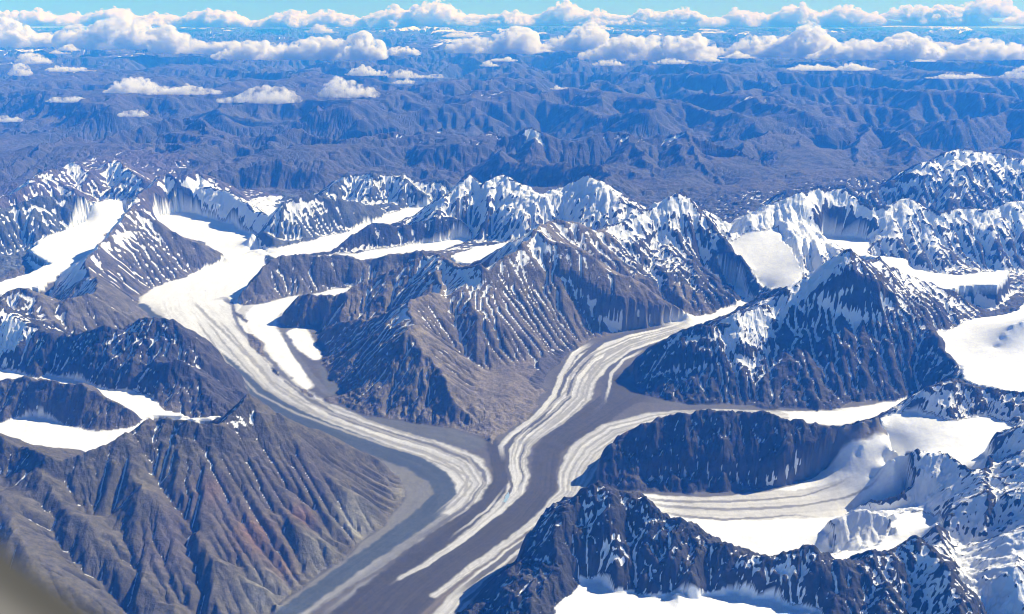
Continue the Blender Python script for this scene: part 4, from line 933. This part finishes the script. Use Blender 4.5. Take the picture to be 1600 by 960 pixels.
# ------------------------------------------------------------------ ground colours (what the rock, ice and debris are, not how they are lit)
RC = {k: np.array(v) for k, v in dict(brown=(0.100, 0.090, 0.066), taupe=(0.165, 0.144, 0.116), grey=(0.122, 0.112, 0.096), dark=(0.055, 0.054, 0.054),
      red=(0.20, 0.115, 0.085), slate=(0.08, 0.09, 0.098), plum=(0.095, 0.08, 0.08), pale=(0.24, 0.235, 0.20)).items()}
STYLE = dict(brown_ridge=('brown', -0.75), dark_hill=('grey', -0.55), west_wall=('dark', -0.5), grey_ridge=('grey', -0.32), north_west_pyramid=('grey', -0.08),
    far_west_wall=('slate', -0.18), far_west_peaks=('plum', 0.05), snow_dome=('dark', 0.75), dome_east=('slate', 0.05), far_centre_peaks=('slate', 0.08),
    ribbed_spur=('dark', 0.15), snow_wall=('dark', 0.32), fluted_ridge=('grey', -0.08), central_massif=('taupe', -0.33), arm_pyramid=('dark', -0.05),
    east_headwall=('dark', 0.3), far_east_peak=('dark', -0.2), great_pyramid=('dark', -0.12), far_plateau_ridge=('dark', 0.2), dark_ridge=('dark', -0.4),
    snow_island=('dark', 0.15), icefall_rocks=('dark', 0.65), ice_mound=('dark', 2.0), se_spur=('dark', 0.3), front_peak=('dark', -0.25))
base = np.zeros(X.shape+(3,)); bias = np.zeros(X.shape)
for mi in range(nm):
    m = MID == mi; c, b = STYLE[MASSIFS[mi]]; base[m] = RC[c]; bias[m] = b
farm = MID >= nm
base[farm] = (0.066, 0.064, 0.060); bias[farm] = -0.55
nbig = fbm(X, Y, 2600, 4, 301); nmid = fbm(X, Y, 600, 4, 311); nfine = fbm(X, Y, 160, 3, 321)
w = sstep(-0.2, 0.35, nbig)[..., None]
base = base*(1-0.35*w)+RC['plum']*0.35*w
strata = noise2(HT/70.0+0.6*nbig*3, nbig*2, 331)
base *= (1+0.16*strata+0.22*nmid+0.12*nfine)[..., None]
# chutes and tracks down the fall line carry other stones
base *= np.clip(1+0.26*STK, 0.5, 1.7)[..., None]
# paler scree where the slopes ease off, darker cliffs where they steepen
base *= (1.12-0.34*sstep(0.55, 1.05, slope))[..., None]
# snow: higher, in hollows, off the cliffs
snow = bias+(HT-820)/900.0+1.9*cav-0.75*sstep(0.7, 1.7, slope)+0.22*nmid+0.08*nfine+0.2*nbig+0.15*STK+0.75*shady
fbias = np.zeros(X.shape)
for fi_, v_ in FAR_SNOW.items(): fbias[MID == nm+fi_] = v_
snow_far = fbias+(HT-1480)/380.0+1.2*cav+0.3*nmid+0.4*nbig+0.5*shady-0.4*sstep(0.6, 1.4, slope)-0.1
fw = sstep(20000, 23000, Y)
snow = np.where(farm, snow_far, snow)
snow = 0.5+snow*0.9
for (px_, py_, r_, amt) in SNOW_SPOTS:
    snow += amt*np.exp(-((X-px_)**2+(Y-py_)**2)/(r_*r_))
# avalanche cones and drifts along the snowfields, debris along the lower ice
PROX = GA.sample(X, Y, blur(GA.floor.astype(np.float32), 10)); PROX[Y > 32000] = 0
upper = np.clip((Y-9000)/5000+(X-1500)/4000, 0, 1)
snow += np.where(FID < 0, 0.4*(PROX-0.12).clip(0, 1)*(0.35+0.9*nmid+0.6*nbig)*upper, 0)
snow = np.clip(snow, 0, 1)
for (px_, py_, r_, cname) in TINT_SPOTS:
    g = (np.exp(-((X-px_)**2+(Y-py_)**2)/(r_*r_))*(0.75+0.8*nmid+0.5*STK)).clip(0, 1)[..., None]
    base = base*(1-g)+RC[cname]*g

# ice lanes
IC = dict(white=(0.86, 0.88, 0.90), ice=(0.54, 0.545, 0.545), ice_grey=(0.25, 0.252, 0.25), icegrey2=(0.55, 0.55, 0.54), greypale=(0.34, 0.335, 0.32), grey=(0.15, 0.147, 0.143),
          slate=(0.072, 0.085, 0.094), greygreen=(0.125, 0.127, 0.117), brown=(0.070, 0.063, 0.048), darkline=(0.095, 0.09, 0.087), greybrown=(0.12, 0.115, 0.108), tan=(0.16, 0.138, 0.105), pale=(0.19, 0.187, 0.167), softline=(0.24, 0.235, 0.225))
FADING = ('darkline', 'grey', 'greypale', 'icegrey2', 'greybrown', 'softline')
FLOWLINES = dict(ice=0.55, ice_grey=0.5, icegrey2=0.3, white=0.05, brown=0.3, slate=0.2, tan=0.45)
fm = FID >= 0
fx, fy = X[fm], Y[fm]
fc = np.zeros(fx.shape+(3,)); fc[:] = IC['white']
DEBRIS = {FNAMES.index(n) for n in ('trunk_west', 'east_ice', 'right_ice', 'trib_pocket') if n in FNAMES}
low_ = sstep(14500, 12200, fy)*np.isin(FID[fm], list(DEBRIS))
gr = np.array((0.118, 0.108, 0.094))*(1+0.22*nmid[fm]+0.15*nfine[fm])[:, None]
fc = fc*(1-low_[:, None])+gr*low_[:, None]
LANE = np.full(fx.shape, -1)
edge = sstep(0.72, 0.5, PROX[fm]+0.12*nmid[fm])*np.isin(FID[fm], [FNAMES.index('trunk_west'), FNAMES.index('trib_pocket')])*sstep(15500, 12500, fy)
jx = fx+22*fbm(fx, fy, 260, 3, 401); jy = fy+22*fbm(fx, fy, 260, 3, 405)
streak = fbm(fx, fy, 90, 2, 411)
for li, (cn, soft, pts) in enumerate(LANES):
    A = np.array(pts, float)
    pad = A[:, 2].max()+3*soft
    ii = np.where((fx > A[:, 0].min()-pad) & (fx < A[:, 0].max()+pad) & (fy > A[:, 1].min()-pad) & (fy < A[:, 1].max()+pad))[0]
    if not len(ii): continue
    best_ = np.full(len(ii), 1e9); across = np.zeros(len(ii)); along = np.zeros(len(ii)); run = 0.0
    for a, b in zip(A[:-1], A[1:]):
        dx_, dy_ = b[0]-a[0], b[1]-a[1]; L_ = math.hypot(dx_, dy_)
        t = np.clip(((jx[ii]-a[0])*dx_+(jy[ii]-a[1])*dy_)/L_**2, 0, 1)
        ox, oy = jx[ii]-a[0]-t*dx_, jy[ii]-a[1]-t*dy_
        wd = a[2]+(b[2]-a[2])*t
        dd = np.hypot(ox, oy)-wd
        k_ = dd < best_
        best_[k_] = dd[k_]; across[k_] = ((ox*dy_-oy*dx_)/L_/np.maximum(wd, 25)*A[:, 2].max())[k_]; along[k_] = (run+t*L_)[k_]
        run += L_
    g = sstep(soft, -soft*0.6, best_+soft*0.8*streak[ii])
    if cn in FADING or A[:, 2].max() < 75: g = g*sstep(0, 500, np.minimum(along, run-along)+60)
    # flow lines: dirt drawn out along the ice
    fl_ = fbm(across/1.0, along/28.0, 46, 3, 430+li, 0.65)+0.5*fbm(across, along/60.0, 140, 2, 470+li)
    amt = FLOWLINES.get(cn, 0.12)
    c = np.array(IC[cn])*(1+0.08*streak[ii])[:, None]
    if cn == 'ice':
        wy = sstep(9800, 16000, fy[ii])[:, None]; c = c*(1-wy)+np.array(IC['white'])*wy; amt = amt*(1-0.75*wy[:, 0])
    c = c*np.clip(1+amt*fl_, 0.35, 1.5)[:, None]
    fc[ii] = fc[ii]*(1-g[:, None])+c*g[:, None]
    LANE[ii[g > 0.5]] = li
fc = fc*(1-edge[:, None])+gr*0.9*edge[:, None]
base[fm] = fc
snow[fm] = 0.0
LID = np.full(X.shape, -1); LID[fm] = LANE

# gentle relief of the ice: arched lanes, furrows, icefalls on the steep parts
rel = 3.0*fbm(X, Y, 120, 3, 421)+7*fbm(X, Y, 500, 3, 425)
HT = HT+np.where(fm, rel, 0)

Z = -5000+HT-(X*X+Y*Y)/(2*6371000.0)
VERT = np.stack([X, Y, Z], -1).reshape(-1, 3).astype(np.float32)
TINT = np.concatenate([np.clip(base, 0.01, 0.95), np.ones(X.shape+(1,))], -1).reshape(-1, 4).astype(np.float32)
SNOWV = snow.reshape(-1).astype(np.float32)

def ground_piece(name, faces, mat):
    """one piece of ground from a set of quads of the common grid"""
    r, c = np.divmod(faces, NC-1)
    q = np.stack([r*NC+c, r*NC+c+1, (r+1)*NC+c+1, (r+1)*NC+c], 1)
    ids, inv = np.unique(q, return_inverse=True)
    me = bpy.data.meshes.new(name)
    nq = len(faces)
    me.vertices.add(len(ids)); me.vertices.foreach_set('co', VERT[ids].ravel())
    me.loops.add(nq*4); me.loops.foreach_set('vertex_index', inv.reshape(-1).astype(np.int32))
    me.polygons.add(nq); me.polygons.foreach_set('loop_start', np.arange(0, nq*4, 4, dtype=np.int32))
    me.polygons.foreach_set('use_smooth', np.zeros(nq, bool))
    me.update()
    a = me.attributes.new('tint', 'FLOAT_COLOR', 'POINT'); a.data.foreach_set('color', TINT[ids].ravel())
    a = me.attributes.new('snow', 'FLOAT', 'POINT'); a.data.foreach_set('value', SNOWV[ids])
    me.materials.append(mat)
    o = bpy.data.objects.new(name, me); col.objects.link(o)
    return o

# face ownership
cen = lambda a: a[:-1, :-1]
fF, fM, fL = cen(FID).ravel(), cen(MID).ravel(), cen(LID).ravel()
allf = np.arange((NR-1)*(NC-1))
def tag(o, label=None, cat=None, group=None, kind=None):
    if label: o['label'] = label
    if cat: o['category'] = cat
    if group: o['group'] = group
    if kind: o['kind'] = kind
    return o
for mi, mname in enumerate(MASSIFS):
    f = allf[(fF < 0) & (fM == mi)]
    if len(f):
        nme, lab = MASSIF_LABEL[mname]
        tag(ground_piece(nme, f, MAT_ROCK), lab, None, None, 'structure')
for fi in range(len(FAR)):
    f = allf[(fF < 0) & (fM == nm+fi)]
    if len(f):
        tag(ground_piece('mountain_range', f, MAT_ROCK), FAR_LABEL[fi], None, None, 'structure')
MORAINE = {i: LANE_PART[c] for i, (c, s_, p_) in enumerate(LANES) if c in LANE_PART}
for gname, (members, nme, lab) in GLACIERS.items():
    ids = [FNAMES.index(m_) for m_ in members]
    inm = np.isin(fF, ids)
    part = np.isin(fL, list(MORAINE))
    root = tag(ground_piece(nme, allf[inm & ~part], MAT_ICE), lab, None, None, 'structure')
    for li, pn in MORAINE.items():
        f = allf[inm & (fL == li)]
        if len(f) > 60:
            o = ground_piece(pn, f, MAT_ICE); o.parent = root

# ------------------------------------------------------------------ clouds
def ico(sub):
    bm = bmesh.new(); bmesh.ops.create_icosphere(bm, subdivisions=sub, radius=1.0)
    v = np.array([x.co[:] for x in bm.verts]); f = np.array([[w.index for w in q.verts] for q in bm.faces]); bm.free()
    return v, f
ICO = ico(2)
def noise3(p, seed):
    return (noise2(p[:, 0]+0.37*p[:, 2], p[:, 1]-0.61*p[:, 2], seed)+noise2(p[:, 2]+0.3*p[:, 0], p[:, 1]+0.5*p[:, 0], seed+1))*0.5

def cloud_volume(lz, dens):
    """cloud droplets, denser and thinner in billows"""
    m, nt, o = new_mat('cloud')
    L = nt.links.new
    tc = N(nt, 'ShaderNodeTexCoord'); P = tc.outputs['Object']
    fine = noise_node(nt, 1/(lz*0.3), 6, 0.66, P)
    d = N(nt, 'ShaderNodeMapRange', interpolation_type='SMOOTHSTEP'); d.inputs['From Min'].default_value = 0.43; d.inputs['From Max'].default_value = 0.66
    d.inputs['To Min'].default_value = 0.0; d.inputs['To Max'].default_value = dens/lz
    L(fine.outputs[0], d.inputs['Value'])
    v = N(nt, 'ShaderNodeVolumeScatter'); v.inputs['Color'].default_value = (0.998, 0.998, 0.998, 1)
    L(d.outputs[0], v.inputs['Density']); L(v.outputs[0], o.inputs['Volume'])
    m.cycles.volume_step_rate = 0.6
    return m

def cloud(label, cx, cy, cz, lx, ly, lz, n, seed, group=None):
    """a cumulus: swelling puffs over a flat base, melted into one skin"""
    rs = np.random.RandomState(seed); V = []; Fc = []; off = 0
    k1, k2, k3 = rs.uniform(0, 6.28, 3); nt_ = max(5, int(n*0.45))
    top = lambda t: (max(0.0, 1-abs(t)**2.6))**0.5*(0.62+0.26*math.sin(3.1*t*lx/lz*0.35+k1)+0.2*math.sin(7.3*t*lx/lz*0.3+k2))
    spec = []
    for i in range(nt_):                                            # the body, end to end
        t = -0.9+1.8*i/(nt_-1); e = max(0.22, top(t))
        spec.append((t*lx, 0, lz*e*0.30, lx*1.8/nt_*0.95+lz*0.05, ly*0.75*e+lz*0.1, lz*e*0.48))
    for i in range(n*5):                                            # puffs
        t = rs.uniform(-0.95, 0.95); s = rs.uniform(-0.8, 0.8); e = max(0.15, top(t))
        r = lz*rs.uniform(0.07, 0.24)*(0.45+0.55*e)
        z = lz*e*rs.uniform(0.25, 1.0)*(1-0.45*s*s)-r*0.6
        spec.append((t*lx, s*ly*e, max(z, r*0.3), r*1.25, r*1.25, r))
    for i, (px, py, pz, rx, ry, rz) in enumerate(spec):
        v, f = ICO
        d = 1+0.35*noise3(v*1.6+seed+i*3.1, seed)
        q = v*d[:, None]*np.array([rx, ry, rz])+np.array([px, py, pz])
        q[:, 2] = np.where(q[:, 2] < 0, q[:, 2]*0.45, q[:, 2])
        V.append(q); Fc.append(f+off); off += len(v)
    V = np.vstack(V); Fc = np.vstack(Fc)
    me = bpy.data.meshes.new('cloud'); me.from_pydata(V.tolist(), [], Fc.tolist())
    wisp = lz < 0.28*lx
    me.materials.append(cloud_volume(lz, 26.0 if group not in WISPS else 9.0))
    o = bpy.data.objects.new('cloud', me); col.objects.link(o)
    o.location = (cx, cy, cz-(cx*cx+cy*cy)/(2*6371000.0))
    rm = o.modifiers.new('skin', 'REMESH'); rm.mode = 'VOXEL'; rm.voxel_size = max(lz*0.035, lx*0.007); rm.use_smooth_shade = True
    tag(o, label, 'cloud', group)
    return o
WISPS = ('small clouds over the blue ranges', 'fragments beside the cloud bank')
for c in CLOUDS: cloud(*c)
# ------------------------------------------------------------------ haze
me = bpy.data.meshes.new('haze')
x0, x1, y0, y1, z0, z1 = -155000, 155000, -30000, 214000, -10500, 400
vs = [(x, y, z) for z in (z0, z1) for y in (y0, y1) for x in (x0, x1)]
me.from_pydata(vs, [], [(0, 2, 3, 1), (4, 5, 7, 6), (0, 1, 5, 4), (2, 6, 7, 3), (0, 4, 6, 2), (1, 3, 7, 5)])
hm, nt, o = new_mat('haze')
pv = N(nt, 'ShaderNodeVolumePrincipled')
pv.inputs['Color'].default_value = HAZE_COL+(1,)
pv.inputs['Density'].default_value = HAZE_DENS
pv.inputs['Absorption Color'].default_value = (1, 1, 1, 1)
pv.inputs['Anisotropy'].default_value = 0.0
nt.links.new(pv.outputs[0], o.inputs['Volume'])
me.materials.append(hm)
hz = bpy.data.objects.new('haze', me); col.objects.link(hz); tag(hz, 'thin blue mountain air between the viewer and the far ranges', None, None, 'stuff')


# ------------------------------------------------------------------ the cabin window beside the traveller
def window_material(name, colour, rough):
    m, nt, o = new_mat(name)
    bs = N(nt, 'ShaderNodeBsdfPrincipled'); bs.inputs['Roughness'].default_value = rough
    tc = N(nt, 'ShaderNodeTexCoord'); nn = noise_node(nt, 220.0, 3, 0.6, tc.outputs['Object'])
    g = N(nt, 'ShaderNodeMapRange'); g.inputs['To Min'].default_value = 0.9; g.inputs['To Max'].default_value = 1.1
    nt.links.new(nn.outputs[0], g.inputs['Value'])
    sc = N(nt, 'ShaderNodeVectorMath', operation='SCALE'); sc.inputs[0].default_value = colour; nt.links.new(g.outputs[0], sc.inputs['Scale'])
    nt.links.new(sc.outputs[0], bs.inputs['Base Color']); nt.links.new(bs.outputs[0], o.inputs['Surface'])
    return m

def oval(off, n=96):
    """outline of the opening, pushed outwards by off"""
    t = np.linspace(0, 2*math.pi, n, endpoint=False)
    e = 2/2.5
    return np.stack([np.sign(np.cos(t))*np.abs(np.cos(t))**e*(0.17+off), np.sign(np.sin(t))*np.abs(np.sin(t))**e*(0.14+off)], 1)

def ring(name, profile, mat, parent):
    """sweep a closed profile of (outward, towards the outside) points round the oval"""
    n = 96; V = []; Fc = []; m = len(profile)
    for off, dy in profile:
        q = oval(off, n); V += [(a, dy, b) for a, b in q]
    for j in range(m):
        k = (j+1) % m
        for i in range(n):
            Fc.append((j*n+i, j*n+(i+1) % n, k*n+(i+1) % n, k*n+i))
    me = bpy.data.meshes.new(name); me.from_pydata(V, [], Fc)
    me.polygons.foreach_set('use_smooth', [True]*len(Fc)); me.materials.append(mat)
    o = bpy.data.objects.new(name, me); col.objects.link(o); o.parent = parent
    return o
win = bpy.data.objects.new('aircraft_window', None); col.objects.link(win)
win.location = (0.0145, 0.176, -0.0485)
tag(win, 'blurred edge of the aircraft cabin window in the bottom left corner', 'window')
ring('seal', [(0.0, 0.004), (0.002, -0.006), (0.009, -0.010), (0.016, -0.006), (0.018, 0.004), (0.018, 0.02), (0.0, 0.02)], window_material('window_seal', (0.03, 0.028, 0.023), 0.6), win)
ring('cabin_panel', [(0.0185, -0.002), (0.03, -0.016), (0.05, -0.022), (0.13, -0.022), (0.13, 0.022), (0.0185, 0.022)], window_material('cabin_panel', (0.11, 0.11, 0.10), 0.5), win)
